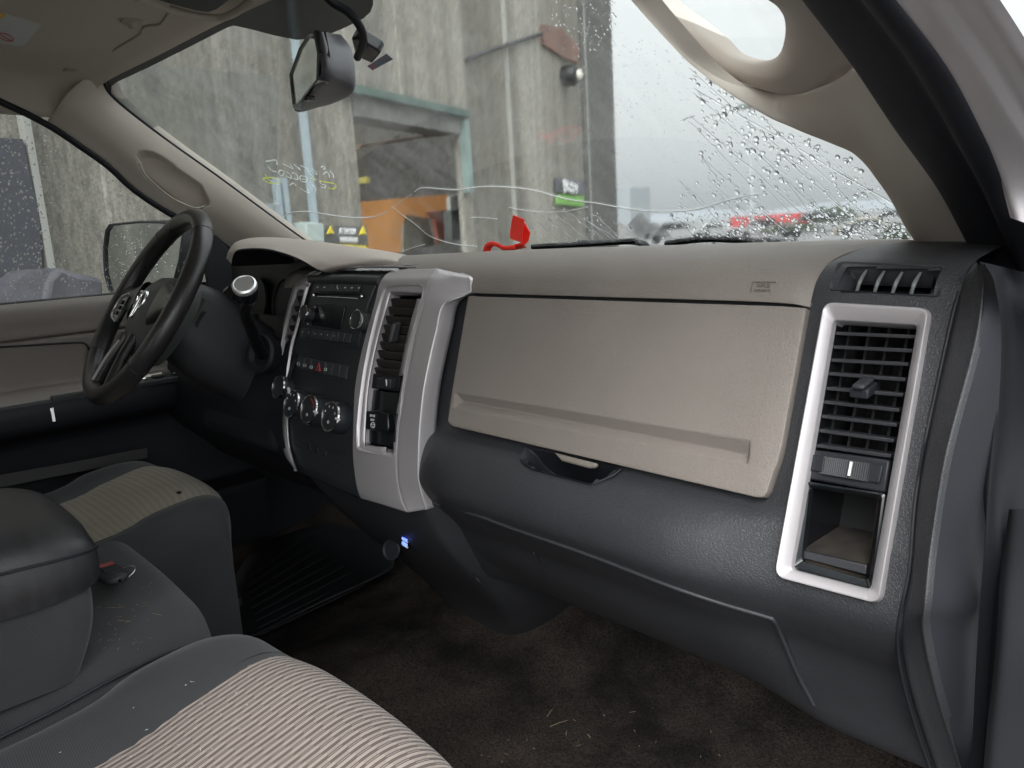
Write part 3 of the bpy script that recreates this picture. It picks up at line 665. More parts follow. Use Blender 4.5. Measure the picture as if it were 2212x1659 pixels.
p = onface(*cz(1160, 975), -.002); box('adjuster_tab', p+V(0, .004, 0), V(.0085, 0, 0), V(0, .010, .002), V(0, 0, .0045), M['dark'], vent, .002, 3)
plate('thumbwheel_panel', [onface(*cz(*q), -.008) for q in [(812, 1352), (1345, 1425), (1312, 1640), (783, 1545)]], .03, M['dark'], vent, .002)
plate('thumbwheel_surround', [onface(*cz(*q), -.0055) for q in rnd([(812, 1385), (1300, 1460), (1275, 1580), (806, 1490)], 12, 3)], .006, M['dark'], vent, .0015)
wa = onface(*cz(885, 1455), -.008); wb = onface(*cz(1250, 1515), -.008); ax = unit(wb-wa); wl = np.linalg.norm(wb-wa); wc = (wa+wb)/2
vs = []; fs = []; N = 56
for k in range(N+1):
    t = k/N; hgt = .0055*math.sin(math.pi*t)**.5; bump_ = .0006 if k % 2 else 0
    for s_ in (-1, 1): vs.append(wa+ax*wl*t+fn*(hgt+bump_-.001)+fu*s_*.0078)
for k in range(N): fs.append((2*k, 2*k+1, 2*k+3, 2*k+2))
vs += [wa+ax*wl*k/N+fu*s_*.0078-fn*.01 for s_ in (-1, 1) for k in (0, N)]
link('thumbwheel', vs, fs, M['char_s'], vent, False)
box('thumbwheel_mark', onface(*cz(1085, 1483), -.001), ax*.0011, fn*.0008, fu*.0062, M['white'], vent, .0003)
# storage cubby below
c6 = lambda x, y: (1474.6+x*.4444, 921.7+y*.4444)
CUB_O = rnd([c6(578, 262), c6(985, 325), c6(925, 800), c6(528, 690)], 6, 4); CUB_I = rnd([c6(608, 295), c6(948, 350), c6(893, 748), c6(566, 652)], 9, 4)
ring('bin_frame', [onface(u, v, -.006) for u, v in CUB_O], [onface(u, v, -.006) for u, v in CUB_I], [(0, -.01), (0, 0), (.3, .001), (1, -.004), (1, -.012)], M['gloss'], vent)
ci = [onface(u, v, -.012) for u, v in CUB_I]; k = len(ci)
cub = mat('dusty_dark_plastic', (.012, .011, .010), .7, col2=(.05, .038, .028), vscale=26, spec=.2)
link('storage_bin', ci+[p+V(-.004, .11, .002) for p in ci], [(i, (i+1) % k, k+(i+1) % k, k+i) for i in range(k)]+[tuple(range(k, 2*k))], cub, vent)
plate('bin_shelf', [onface(*c6(*q), -.016) for q in [(583, 600), (895, 672), (890, 720), (580, 640)]], .004, M['char_s'], vent, .001)
sa, sb = onface(*c6(583, 598), -.016), onface(*c6(895, 670), -.016)
link('bin_tray', [sa, sb, sb+V(0, .10, 0), sa+V(0, .10, 0)], [(0, 1, 2, 3)], mat('dusty_tray', (.010, .009, .008), .9, col2=(.030, .023, .017), vscale=60), vent)
# ---- side defogger vent
dv = ring('defogger_vent', [onface(u, v, .001) for u, v in DEF_O], [onface(u, v, .0) for u, v in DEF_I], [(0, -.003), (.03, .002), (.2, .0015), (1, -.012), (1, -.02)], M['char_s'], dash)
di = [onface(u, v, -.01) for u, v in DEF_I]; k = len(di)
link('vent_housing', di+[p+V(0, .07, 0) for p in di], [(i, (i+1) % k, k+(i+1) % k, k+i) for i in range(k)]+[tuple(range(k, 2*k))], M['black'], dv)
fin_m = mat('grey_fin', (.13, .14, .14), .4, var=.05)
for (a, b_) in [((1190, 200), (1128, 332)), ((1305, 205), (1243, 340)), ((1422, 212), (1360, 345)), ((1540, 215), (1480, 352))]:
    pts = [onface(*cz(*a), -.006), onface(*cz((a[0]+b_[0])/2-8, (a[1]+b_[1])/2), -.001), onface(*cz(*b_), -.004)]
    tube('fin', pts, [.0013, .0019, .0016], fin_m, dv, seg=8, sub=5)
# ---- passenger end of the dashboard
B1 = [(2106, 566), (2080, 600), (2055, 685), (2008, 902), (1978, 1068), (1963, 1233), (1938, 1366), (1957, 1500), (2012, 1670)]
B2 = [(2116, 575), (2122, 612), (2105, 752), (2041, 985), (2010, 1180), (1996, 1366), (2026, 1500), (2078, 1660)]
b1 = [onface(u, v, .0) if v < 1400 else PX(u, v, .823) for u, v in B1]
row0 = []; row1 = []; row2 = []; row3 = []; row4 = []
for i in range(9):
    a = b1[i]; x1 = max(a[0], .80)
B2r = [(2112, 568), (2106, 600), (2090, 685), (2050, 902), (2020, 1068), (2000, 1233), (1990, 1366), (2015, 1500), (2075, 1670)]
B2r = [(2110, 567), (2098, 601), (2080, 718), (2026, 940), (1994, 1120), (1980, 1290), (1966, 1366), (1992, 1500), (2045, 1665)]
B3r = [(2116, 572), (2124, 612), (2106, 745), (2044, 978), (2012, 1170), (1998, 1300), (1996, 1366), (2026, 1500), (2078, 1665)]
B4r = [(2128, 570), (2150, 620), (2163, 745), (2150, 978), (2128, 1170), (2118, 1300), (2112, 1366), (2104, 1500), (2096, 1670)]
endrows = []; siderows = []
for i in range(9):
    a = b1[i]; pe_ = PX(*B3r[i], a[0]+.030); pq = PX(*B4r[i], a[0]+.042)
    endrows.append([a, PX(*lerp(np.array(B1[i]), np.array(B2r[i]), .18), a[0]+.004)+V(0, .004, 0), PX(*lerp(np.array(B1[i]), np.array(B2r[i]), .4), a[0]+.009), PX(*B2r[i], a[0]+.017), PX(*lerp(np.array(B2r[i]), np.array(B3r[i]), .7), a[0]+.026), pe_, pe_+V(.003, .006, 0)])
    siderows.append([pe_+V(.0, .002, 0), lerp(pe_, pq, .1), lerp(pe_, pq, .5), lerp(pe_, pq, .9), pq])
loft('end_cap', endrows, M['char'], dash, su=4, sv=5, sharp=80)
loft('end_side', siderows, mat('smooth_dark_side', (.019, .020, .025), .62, bump=.15, bscale=500, var=.08, spec=.3), dash, su=3, sv=5, sharp=80)
tube('end_groove', [p+V(.001, -.0012, 0) for p in b1[1:]], .0018, M['dark'], dash, seg=6)
# ================================================================== CENTRE STACK (parts of the dashboard)
def A(*p): return [np.array(q, float) for q in p]
z2 = lambda x, y: (518.4+x*.25, 518.4+y*.25)
z3 = lambda x, y: (553+x/3, 864+y/3)
zl = lambda x, y: (x/3, 460.8+y/3)
# black centre panel
CR = [((690, 583), (852, 584)), ((678, 590), (836, 590)), ((673, 600), (829, 600)), ((666, 617), (820, 618)), ((655, 645), (812, 650)), ((642, 703), (795, 718)), ((629, 756), (780, 781)), ((622, 806), (770, 843)), ((619, 868), (767, 918)), ((620, 931), (766, 981)), ((624, 965), (771, 1031)), ((633, 995), (778, 1062)), ((642, 1018), (788, 1082))]
rows = [[onst(lerp(a[0], b[0], t), lerp(a[1], b[1], t), -.003) for t in (-.03, .25, .5, .75, 1.03)] for a, b in CR]
loft('centre_panel', rows, M['stack'], dash, su=5, sv=5, thick=.004, sharp=80)
# right silver upright with its vent opening
VO_R = rnd([(827, 617), (917, 615), (852, 988), (770, 972)], [10, 10, 10, 10], 5)
VI_R = rnd([(842, 635), (908, 637), (850, 971), (786, 957)], [4, 4, 4, 4], 5)
def bow(poly, amt):   # the upright curves: its long sides bow towards the driver
    return poly
RR = [((851, 583), (906, 579), (943, 580), (968, 584), (993, 590)), ((836, 592), (890, 589), (940, 589), (985, 592), (1013, 600)), ((826, 604), (880, 600), (928, 604), (985, 610), (1016, 618)), ((819, 620), (880, 620), (922, 624), (955, 627), (1012, 633)), ((811, 655), (865, 655), (913, 660), (930, 658), (958, 656)),
      ((793, 718), (845, 718), (897, 718), (915, 718), (941, 716)), ((778, 781), (835, 781), (884, 781), (902, 781), (926, 781)), ((768, 843), (825, 843), (872, 843), (890, 843), (914, 843)), ((765, 918), (812, 918), (859, 918), (880, 918), (906, 918)), ((764, 981), (810, 981), (856, 990), (878, 985), (903, 981)), ((769, 1031), (812, 1036), (859, 1040), (880, 1038), (903, 1034)), ((775, 1060), (822, 1072), (868, 1082), (888, 1080), (911, 1072)), ((781, 1076), (830, 1093), (880, 1107), (900, 1106), (921, 1101))]
rows = []
for i, r in enumerate(RR):
    Lp, Cp = onst(*r[0], .001), onst(*r[2], .008)
    if i <= 3:
        pe = SF(*r[4], lambda p: p[1]-(yface(p[0], p[2])-.010)) if i >= 2 else SF(*r[4], lambda p: p[1]-(np.interp(p[2], [.655, .668, .68, .691, .699, .7035], [-.006, -.002, .006, .022, .05, .1])-.006))
    else: pe = PX(*r[4], .196)
    Mp = onst(lerp(r[0][0], r[2][0], .5), lerp(r[0][1], r[2][1], .5), .006)
    rows.append([Lp+V(0, .010, 0), Lp, lerp(Lp, Mp, .12)+V(0, -.0015, 0), Mp, lerp(Mp, Cp, .86), Cp+V(0, .0012, 0), lerp(Cp, pe, .12), lerp(Cp, pe, .5), lerp(Cp, pe, .93), pe+V(.001, .003, 0), pe+V(.0, .03, 0)])
hole = [(842, 635), (907, 637), (891, 693), (878, 743), (868, 793), (861, 843), (856, 918), (850, 971), (786, 957), (787, 893), (792, 868), (798, 813), (806, 768), (816, 723), (828, 673)]
loft('silver_upright', rows, M['silver'], dash, su=4, sv=6, holes=[[tuple(lerp(np.array([845., 800.]), np.array(q, float), 1.03)) for q in hole]], thick=.003, sharp=50)
def bezel_strip(pathO, pathI, nm, par, m, S, h=.003):
    return ring(nm, [S(u, v, .0075) for u, v in pathO], [S(u, v, .0) for u, v in pathI], [(0, -.003), (.05, .0012), (.2, .0012), (.3, -.0005), (1, -.006), (1, -.02)], m, par)
bo = [(828, 622), (836, 616), (870, 614), (908, 615), (916, 620), (914, 636), (903, 680), (889, 735), (878, 790), (869, 850), (863, 920), (856, 975), (852, 985), (845, 988), (810, 982), (776, 974), (770, 967), (771, 920), (776, 865), (785, 800), (796, 745), (812, 680)]
bi = [(841, 637), (845, 635), (870, 635), (900, 636), (907, 638), (905, 648), (892, 690), (879, 740), (869, 790), (861, 845), (856, 918), (851, 960), (850, 970), (846, 971), (815, 965), (790, 959), (786, 955), (787, 915), (792, 865), (800, 805), (811, 748), (826, 682)]
cv = bezel_strip(bo, bi, 'air_vent', dash, M['silver'], onst); cv['label'] = 'silver framed upright vent right of the radio'
ii = [onst(u, v, -.004) for u, v in bi]; k = len(ii)
link('vent_housing', ii+[p+V(0, .06, 0) for p in ii], [(i, (i+1) % k, k+(i+1) % k, k+i) for i in range(k)]+[tuple(range(k, 2*k))], M['black'], cv)
sl = []
for q in [((1270, 540), (1552, 560)), ((1250, 610), (1528, 632)), ((1228, 690), (1505, 712)), ((1210, 765), (1480, 790)), ((1190, 840), (1458, 868)), ((1172, 910), (1436, 942)), ((1155, 985), (1420, 1015)), ((1140, 1060), (1402, 1092)), ((1125, 1132), (1388, 1165))]:
    sl.append((z2(q[0][0]+30, q[0][1]+3), z2(*q[1])))
slat_row(sl, -.009, .0125, .004, .35, mat('dusty_slat', (.028, .025, .023), .6, var=.35, vscale=40), cv, S=onst)
box('adjuster_tab', onst(*z2(1335, 800), .008), unit(V(1, 0, .1))*.0045, V(0, .008, 0), unit(V(.1, .3, 1))*.015, M['char_s'], cv, .004, 3)
plate('thumbwheel_panel', [onst(*z2(*q), -.006) for q in [(1128, 1150), (1385, 1180), (1370, 1310), (1112, 1275)]], .01, M['dark'], cv, .001)
box('thumbwheel', onst(*z2(1268, 1232), -.003), unit(onst(*z2(1340, 1240))-onst(*z2(1190, 1222)))*.016, V(0, .006, 0), V(0, .001, .007), M['stack'], cv, .001)
box('thumbwheel_mark', onst(*z2(1265, 1232), .004), V(.0008, 0, 0), V(0, .001, 0), V(0, 0, .005), M['white'], cv, .0002)
plate('socket_panel', [onst(*z2(*q), -.010) for q in [(1112, 1290), (1372, 1320), (1342, 1660)]]+[onst(*z3(*q), -.010) for q in [(890, 310), (705, 270)]], .02, M['gloss'], cv, .001)
oc = [onst(*z3(*q), .003) for q in [(697, 70), (800, 66), (828, 82), (853, 88), (858, 180), (848, 210), (697, 190)]]
sock = plate('power_outlet_cover', oc, .016, M['gloss'], cv, .002)
def onS4(u, v): return onst(u, v, .0036)
od, ou = (40, 6), (4, -20)
sheet_text('outlet_lettering', '115 V AC', z3(758, 103), od, ou, 5.2, onS4, M['white'], cv, squash=.62)
sheet_text('outlet_lettering', '150 W', z3(757, 130), od, ou, 5.2, onS4, M['white'], cv, squash=.62)
pc = z3(757, 163); tube('outlet_symbol', [onS4(pc[0]+4.4*math.cos(a), pc[1]+6*math.sin(a)) for a in np.linspace(0, 2*math.pi, 9)[:-1]], .0005, M['white'], cv, seg=5, sub=2, closed=True)
for dx in (-1.6, 1.6): tube('outlet_symbol', [onS4(pc[0]+dx, pc[1]-3), onS4(pc[0]+dx, pc[1]+.5)], .0005, M['white'], cv, seg=5, sub=1)
tube('outlet_symbol', [onS4(pc[0]-1, pc[1]+3), onS4(pc[0]+1, pc[1]+3)], .0005, M['white'], cv, seg=5, sub=1)
# left silver upright and its vent
LR = [((690, 583), (700, 584)), ((676, 588), (692, 590)), ((655, 598), (678, 599)), ((638, 611), (668, 616)), ((626, 643), (657, 645)), ((611, 706), (643, 703)), ((601, 756), (630, 756)), ((595, 806), (623, 806)), ((592, 868), (620, 868)), ((593, 931), (621, 931)), ((600, 957), (625, 965)), ((616, 988), (634, 994)), ((633, 1009), (643, 1018))]
lo = [(640, 620), (650, 613), (662, 612), (663, 620), (655, 650), (642, 700), (629, 745), (621, 795), (618, 840), (602, 838), (601, 800), (606, 755), (614, 710), (626, 660)]
li = [(641, 630), (645, 627), (654, 626), (656, 630), (650, 652), (640, 698), (627, 742), (619, 795), (617, 828), (606, 826), (605, 800), (609, 760), (618, 710), (630, 662)]
rows = [[onst(*a, -.020), onst(lerp(a[0], b[0], .2), lerp(a[1], b[1], .2), .002), onst(lerp(a[0], b[0], .6), lerp(a[1], b[1], .6), .005), onst(*b, .001)] for a, b in LR]
loft('silver_upright', rows, M['silver'], dash, su=6, sv=6, holes=[li], thick=.003, sharp=60)
lv = bezel_strip(lo, li, 'air_vent', dash, M['silver'], onst); lv['label'] = 'silver framed upright vent left of the radio'
ii = [onst(u, v, -.004) for u, v in li]; k = len(ii)
link('vent_housing', ii+[p+V(0, .06, 0) for p in ii], [(i, (i+1) % k, k+(i+1) % k, k+i) for i in range(k)]+[tuple(range(k, 2*k))], M['black'], lv)
sl = []
for t in np.linspace(.06, .94, 9):
    v = lerp(635, 826, t); ul = np.interp(v, [627, 662, 710, 760, 800, 826], [641, 630, 618, 609, 605, 605]); ul += 4; ur = np.interp(v, [626, 652, 698, 742, 795, 828], [656, 650, 640, 628, 619, 617]); sl.append(((ul, v), (ur, v+1)))
slat_row(sl, -.007, .011, .004, .35, M['char_s'], lv, S=onst)
# thin bright line along the top of the stack and the shelf behind it
tube('top_strip', [onst(u, v, .001) for u, v in [(668, 592), (690, 583), (740, 579), (800, 576), (850, 576), (900, 577)]], .0014, M['silver'], dash, seg=6)
top = loft('stack_top', [[V(x, y, z) for x in (-.24, -.14, -.04, .04)] for y, z in [(-.018, .688), (0, .692), (.02, .693), (.035, .690)]], M['stack'], dash, su=3, sv=3)
sheet_text('badge_lettering', 'DODGE', (812, 584), (40, 0), (3, -20), 4.0, lambda u, v: onst(u, v, .0015), M['greyprint'], dash, ext=.001, squash=2.6, off=.001, bold=.02)
# raised lip over the radio, the light on it put into a paler grey
tube('stack_brow', [onst(u, v, -.001) for u, v in [(672, 604), (720, 603), (770, 604), (822, 607)]], .0075, mat('lit_brow', (.05, .053, .056), .42, var=.05), dash, seg=12)
# ---- radio
def onr(u, v, o=0.): return onst(u, v, .001+o)
radio = plate('radio', [onr(*q) for q in [(678, 610), (812, 612), (795, 655), (783, 700), (771, 751), (641, 731), (654, 680)]], .012, M['stack'], dash, .0015)
radio['label'] = 'black radio with a slot, display and two chrome rimmed knobs'
plate('display', [onr(*q, .0005) for q in [(684, 655), (745, 661), (735, 712), (672, 702)]], .003, M['gloss'], radio, .0008)
bt_ = [(lerp(683, 778, t), lerp(612.5, 614.5, t)) for t in np.linspace(0, 1, 8)]
for i in range(7):
    a, b = bt_[i], bt_[i+1]; sh = -5
    plate('button', [onr(*q, .0012) for q in [(a[0]+.6, a[1]+1), (b[0]-.6, b[1]+1), (b[0]-.6+sh, b[1]+16.5), (a[0]+.6+sh, a[1]+16)]], .003, M['key'], radio, .0006)
for i, s_ in enumerate(['MP3', 'INFO', '+', ')', 'SEEK', 'RND', 'RW']):
    if s_ in '+)': continue
    sheet_text('button_lettering', s_, (lerp(690, 779, i/6)-3, lerp(621, 622.5, i/6)), (40, 1), (4, -20), 3.0, lambda u, v: onr(u, v, .0014), M['greyprint'], radio, squash=.8)
tube('button_symbol', [onr(u, v, .0016) for u, v in [(729, 616), (728, 620), (730, 624)]], .0007, M['white'], radio, seg=5, sub=3)
slot = rnd([(680, 632), (787, 636), (786, 643.5), (679, 639.5)], 4, 4)
ring('disc_slot', [onr(u, v, .0008) for u, v in slot], [onr(lerp(u, 733, .03), lerp(v, 637.7, .45), .0008) for u, v in slot], [(0, -.001), (.3, .001), (1, 0), (1, -.008), (8, -.008)], M['black'], radio)
tube('slot_lip', [onr(u, v, .0012) for u, v in [(685, 640.5), (730, 642), (772, 645)]], .0007, M['greyprint'], radio, seg=5, sub=2)
for u, v in ((677, 637), (781, 640)): lathe('slot_end', onr(u, v, .001), V(0, -1, .3), [(0, .0015), (.002, .0012), (.0028, 0)], M['chrome'], radio, 12)
for i in range(8):
    t0, t1 = i/8, (i+1)/8; a = (lerp(650, 759, t0), lerp(708, 722, t0)); b = (lerp(650, 759, t1), lerp(708, 722, t1)); sh = -5
    plate('button', [onr(*q, .001) for q in [(a[0]+.6, a[1]), (b[0]-.6, b[1]), (b[0]-.6+sh, b[1]+19), (a[0]+.6+sh, a[1]+19)]], .003, M['key'], radio, .0006)
    if i < 6: sheet_text('button_lettering', str(i+1), ((a[0]+b[0])/2-2.5, (a[1]+b[1])/2+8), (40, 5), (4, -20), 3.4, lambda u, v: onr(u, v, .0012), M['greyprint'], radio, squash=.7)
for i in range(5): sheet_text('display_lettering', ['AM', 'FM', 'SET', 'CD', 'AUX'][i], (lerp(681, 666, i/4), lerp(664, 700, i/4)), (40, 3), (4, -20), 2.4, lambda u, v: onr(u, v, .001), M['greyprint'], radio, squash=.8)
axn = unit(V(0, -1, .36))
def knob(nm, uc, r, h, par, ring_r=.0025, face=None, pointer=False, off=0.):
    c = onst(uc[0], uc[1], off)   # point of the knob's face centre on the sheet
    c = SF(uc[0], uc[1], ST(h)); b_ = c-axn*h
    kb = lathe(nm, b_, axn, [(r*1.02, -.004), (r*1.02, 0), (r*1.0, h*.3), (r*.96, h*.85), (r*.9, h*.96), (r*.8, h), (0, h-.0005)], M['char_s'] if face is None else face, par)
    lathe('chrome_ring', b_, axn, [(r*.99, h-.0035), (r*1.02, h-.002), (r*.99, h+.0004), (r*.93, h+.001), (r*.88, h+.0003), (r*.87, h-.001)], M['chrome'], kb)
    return kb, c
knob('tuning_knob', (655, 675), .0135, .017, radio); knob('tuning_knob', (768, 690), .0155, .017, radio)
# ---- switch row
sw = plate('switch_bank', [onst(*z2(*q), -.001) for q in [(500, 1000), (935, 1085), (918, 1212), (480, 1110)]], .006, M['stack'], dash, .001)
for i in range(7):
    t0, t1 = i/7, (i+1)/7
    f = lambda t, e: (lerp(503, 932, t)-(20*e), lerp(1004, 1089, t)+e*lerp(103, 120, t))
    plate('switch', [onst(*z2(*q), .0015) for q in [f(t0+.01, .04), f(t1-.01, .04), f(t1-.01, .93), f(t0+.01, .93)]], .003, M['key'], sw, .0006)
tube('hazard_symbol', [onst(*z2(*q), .002) for q in [(683, 1068), (692, 1132), (655, 1125)]], .0009, M['red'], sw, seg=5, sub=1, closed=True)
for zx, zy in [(505, 1070), (560, 1082), (615, 1098), (740, 1118)]:
    tube('switch_symbol', [onst(*z2(zx+q[0], zy+q[1]), .002) for q in [(-9, -12), (9, -9), (8, 12), (-10, 9)]], .0004, M['greyprint'], sw, seg=5, sub=1, closed=True)
tube('switch_lip', [onst(*z2(*q), .0015) for q in [(482, 1115), (700, 1160), (916, 1216)]], .0009, M['char_s'], dash, seg=5, sub=3)
tube('panel_lip', [onst(*z2(*q), 0) for q in [(488, 852), (750, 890), (1010, 934)]], .0009, M['char_s'], dash, seg=5, sub=3)
# ---- climate knobs
cu_ = V(0, 0, 0)
for i, (uc, rot) in enumerate([((628, 871), 2.2), ((666, 884), -.05), ((712, 899), -.05)]):
    kb, c = knob('climate_knob', uc, .0245, .021, dash, face=M['stack'])
    e1 = unit(V(1, 0, 0)-axn*(V(1, 0, 0)@axn)); e2 = np.cross(axn, e1); e2 = e2 if e2[2] > 0 else -e2
    d = e1*math.cos(rot)+e2*math.sin(rot); q = np.cross(axn, d)
    box('pointer', c+d*.0245+axn*.0005, d*.0055, q*.0018, axn*.0018, M['white'], kb, .0006)
    if i == 1: tube('temperature_mark', [c+axn*.0006+(e1*math.cos(a)+e2*math.sin(a))*.0165 for a in np.linspace(.2, 1.5, 6)], .0009, M['red'], kb, seg=5, sub=2, flat=(axn, .4))
    for a in (np.linspace(.4, 2.7, 4) if i != 1 else []):
        p = c+axn*.0006+(e1*math.cos(a)+e2*math.sin(a))*.0155
        tube('dial_mark', [p-e2*.0016, p+e2*.0016], .0006, M['greyprint'], kb, seg=5, sub=1)
    p = c-axn*0+axn*.0006-e2*.009; tube('dial_mark', [p+(e1*math.cos(a)+e2*math.sin(a))*.0022 for a in np.linspace(0, 6.28, 7)[:-1]], .0005, M['greyprint'], kb, seg=5, sub=2, closed=True)
kb, c = knob('headlamp_knob', (600, 836), .021, .02, dash, face=M['stack'])
# RAM lettering on the lower panel
for s_, (zx, zy) in zip('RAM', [(350, 300), (398, 325), (446, 350)]):
    sheet_text('badge_lettering', s_, z3(zx, zy), (40, 19), (6, -30), 11, lambda u, v: onst(u, v, -.002), M['char_s'], dash, ext=.0012, squash=1.15, bold=.03)
for a, b in [((250, 290), (570, 425)), ((330, 275), (575, 345))]:
    tube('lettering_groove', [onst(*z3(*a), -.002), onst(*z3(*b), -.002)], .0008, M['dark'], dash, seg=5, sub=4)
# ---- lower console and tongue below the stack
def sec(z, w, y, d=.28, r=.03, z2_=None):
    z2_ = z if z2_ is None else z2_
    return [V(-w*.98, y+d, z2_), V(-w, y+.08, z), V(-w+r*.4, y+r*.6, z), V(-w+r*1.4, y, z), V(0, y-.004, z), V(w-r*1.4, y, z), V(w-r*.4, y+r*.6, z), V(w, y+.08, z), V(w*.98, y+d, z2_)]
rows = [sec(.42, .196, -.088), sec(.375, .194, -.095), sec(.34, .190, -.086), sec(.29, .185, -.058), sec(.215, .175, .0), sec(.13, .150, .07), sec(.06, .11, .115, .26), sec(.015, .075, .130, .22, .04), sec(-.005, .06, .150, .2, .04)]
for r in rows: 
    for p in r: p[0] += .018
loft('lower_console', rows, M['char_s'], dash, su=4, sv=5, sharp=80)
tube('console_seam', [onface(u, v, .0) for u, v in [(930, 1100), (950, 1130), (985, 1185), (1010, 1222)]]+[PX(*q, .193) for q in [(1030, 1250), (1050, 1271)]], .0014, M['dark'], dash, seg=6)
# socket and usb charger
pc = PY(876, 1168, -.03)
lathe('power_socket', pc+V(.012, .012, 0), V(0, -1, .35), [(.016, -.012), (.018, 0), (.0165, .003), (.0145, .002), (.0135, -.008)], M['gloss'], dash)
us = thing('usb_charger', 'small black double charger with two glowing blue ports plugged in below the silver stack', 'charger', tuple(pc))
lathe('body', pc+V(.010, .012, 0), V(-.15, -1, .3), [(.013, -.01), (.0135, .012), (.012, .018), (0, .018)], M['gloss'], us)
blue = mat('blue_glow', (.02, .04, .3), .4, emit=(.10, .16, 1), estr=1.8)
for dv_ in (-4, 7):
    box('port', PY(874, 1168+dv_, -.052), V(.0062, 0, -.001), V(0, .001, 0), V(0, .0006, .0017), blue, us, .0003)
    box('port_rim', PY(875, 1172.5+dv_, -.0525), V(.0072, 0, -.001), V(0, .001, 0), V(0, .0004, .0007), M['greyprint'], us, .0002)
lc_ = PY(846, 1187, -.03)
lathe('socket_lid', lc_, unit(V(.35, -1, .3)), [(0, .0), (.014, 0), (.0155, .0015), (.0165, .001), (.0165, -.002)], M['dark'], dash)
tube('socket_lid_rim', [lc_+unit(np.cross(V(.35, -1, .3), V(0, 0, 1)))*.0160*math.cos(a)+unit(np.cross(V(.35, -1, .3), np.cross(V(.35, -1, .3), V(0, 0, 1))))*.0160*math.sin(a)+V(0, -.002, 0) for a in np.linspace(0, 2*math.pi, 13)[:-1]], .0008, M['char_s'], dash, seg=5, sub=2, closed=True)

# ================================================================== INSTRUMENT HOOD, CLUSTER
HF = [((505, 575), (506, 558), -.645), ((508, 556), (512, 542), -.625), ((516, 545), (532, 521), -.60), ((540, 541), (572, 513), -.56), ((580, 542), (640, 516), -.50), ((620, 552), (705, 527), -.42), ((655, 566), (765, 540), -.34), ((684, 583), (810, 552), -.28), ((700, 590), (850, 560), -.23), ((714, 597), (880, 578), -.2)]
rows = []
yl = [-.07, -.075, -.075, -.07, -.065, -.055, -.045, -.035, -.03, -.012]
crest = []
for i, ((a, b, x)) in enumerate(HF):
    lip = PY(*a, yl[i]); 
    cre = PX(b[0], b[1], x) if False else PY(b[0], b[1], yl[i]+(.10 if 1 < i < 7 else .075 if i < 9 else .07))
    lip2 = lip+V(0, .05, -.002); under = lip+V(0, .12, -.004)
    mid = lerp(lip, cre, .38)+V(0, -.010, .006); back = cre+(V(0, .16, -.028) if i < 8 else V(0, .03, -.03))
    lipo = lip+V(0, -.003, .004)
    rows.append([under, lip2, lip, lipo, mid, cre, back])
rows = [list(r) for r in zip(*rows)]
hood = loft('instrument_hood', rows[3:], M['beige_s'], dash, su=6, sv=5, sharp=80)
loft('hood_underside', rows[:4], M['dark'], dash, su=6, sv=3, sharp=80)
# cluster recess
cl_ = loft('cluster_panel', [[V(x, .045-.05*((x+.43)/.2)**2*0, z) for x in (-.66, -.52, -.38, -.24)] for z in (.70, .62, .54)], M['black'], dash, su=2, sv=2)
for x, r in ((-.52, .05), (-.39, .05)):
    lathe('gauge', V(x, .03, .62), V(0, -1, .2), [(r, 0), (r*1.02, .006), (r*.97, .006), (r*.96, .002), (0, .001)], M['dark'], dash)
lower = loft('driver_panel', [[V(x, y, z) for x in (-.77, -.6, -.45, -.3, -.19)] for z, y in [(.60, .0), (.56, -.05), (.52, -.075), (.46, -.10), (.40, -.105), (.36, -.09), (.30, -.03), (.24, .04), (.22, .2)]], M['dark'], dash, su=3, sv=4, sharp=80)
plate('trim_strip', [PY(*q, -.06) for q in [(482, 625), (500, 610), (506, 640), (486, 668), (475, 655)]], .01, M['char_s'], dash, .002)
tube('gauge_trim', [PY(*q, -.065) for q in [(476, 655), (484, 632), (496, 620)]], .003, M['chrome'], dash, seg=6)
# side window demister corner panel by the driver's pillar
plate('corner_panel', [PX(*q, -.71) for q in [(447, 500), (470, 510), (500, 545), (512, 560), (515, 600), (500, 640), (452, 640), (440, 560)]], .01, M['dark'], dash, .003)

# ================================================================== STEERING COLUMN AND WHEEL
wc = (PX(414, 474, -.40)+PX(212, 852, -.40))/2
sw_n = unit(V(-.055, -.825, .565)); wr = unit(V(.8, -.055, 0)); wu = np.cross(sw_n, wr); wu = wu if wu[2] > 0 else -wu; WR = .175
whl = thing('steering_wheel', 'worn black leather steering wheel with a metal animal head emblem on its hub', 'steering wheel', tuple(wc))
TURN = math.radians(0)
def wp(x, y, h=0.): return wc+wr*(x*math.cos(TURN)-y*math.sin(TURN))+wu*(x*math.sin(TURN)+y*math.cos(TURN))+sw_n*h
rim = [wp(WR*math.sin(a), WR*math.cos(a)) for a in np.linspace(0, 2*math.pi, 33)[:-1]]
rr = []
tube('rim', rim, .0168, M['leather'], whl, seg=18, sub=3, closed=True)
for a in (38, -38, 128, -128):
    a = math.radians(a); p = wp(WR*math.sin(a), WR*math.cos(a)); t = unit(wp(WR*math.sin(a+.01), WR*math.cos(a+.01))-p); s_ = unit(p-wc); q = np.cross(t, s_)
    tube('stitching', [p+(s_*math.cos(b)+q*math.sin(b))*.0170 for b in np.linspace(0, 2*math.pi, 13)[:-1]], .0009, M['dark'], whl, seg=5, sub=1, closed=True)
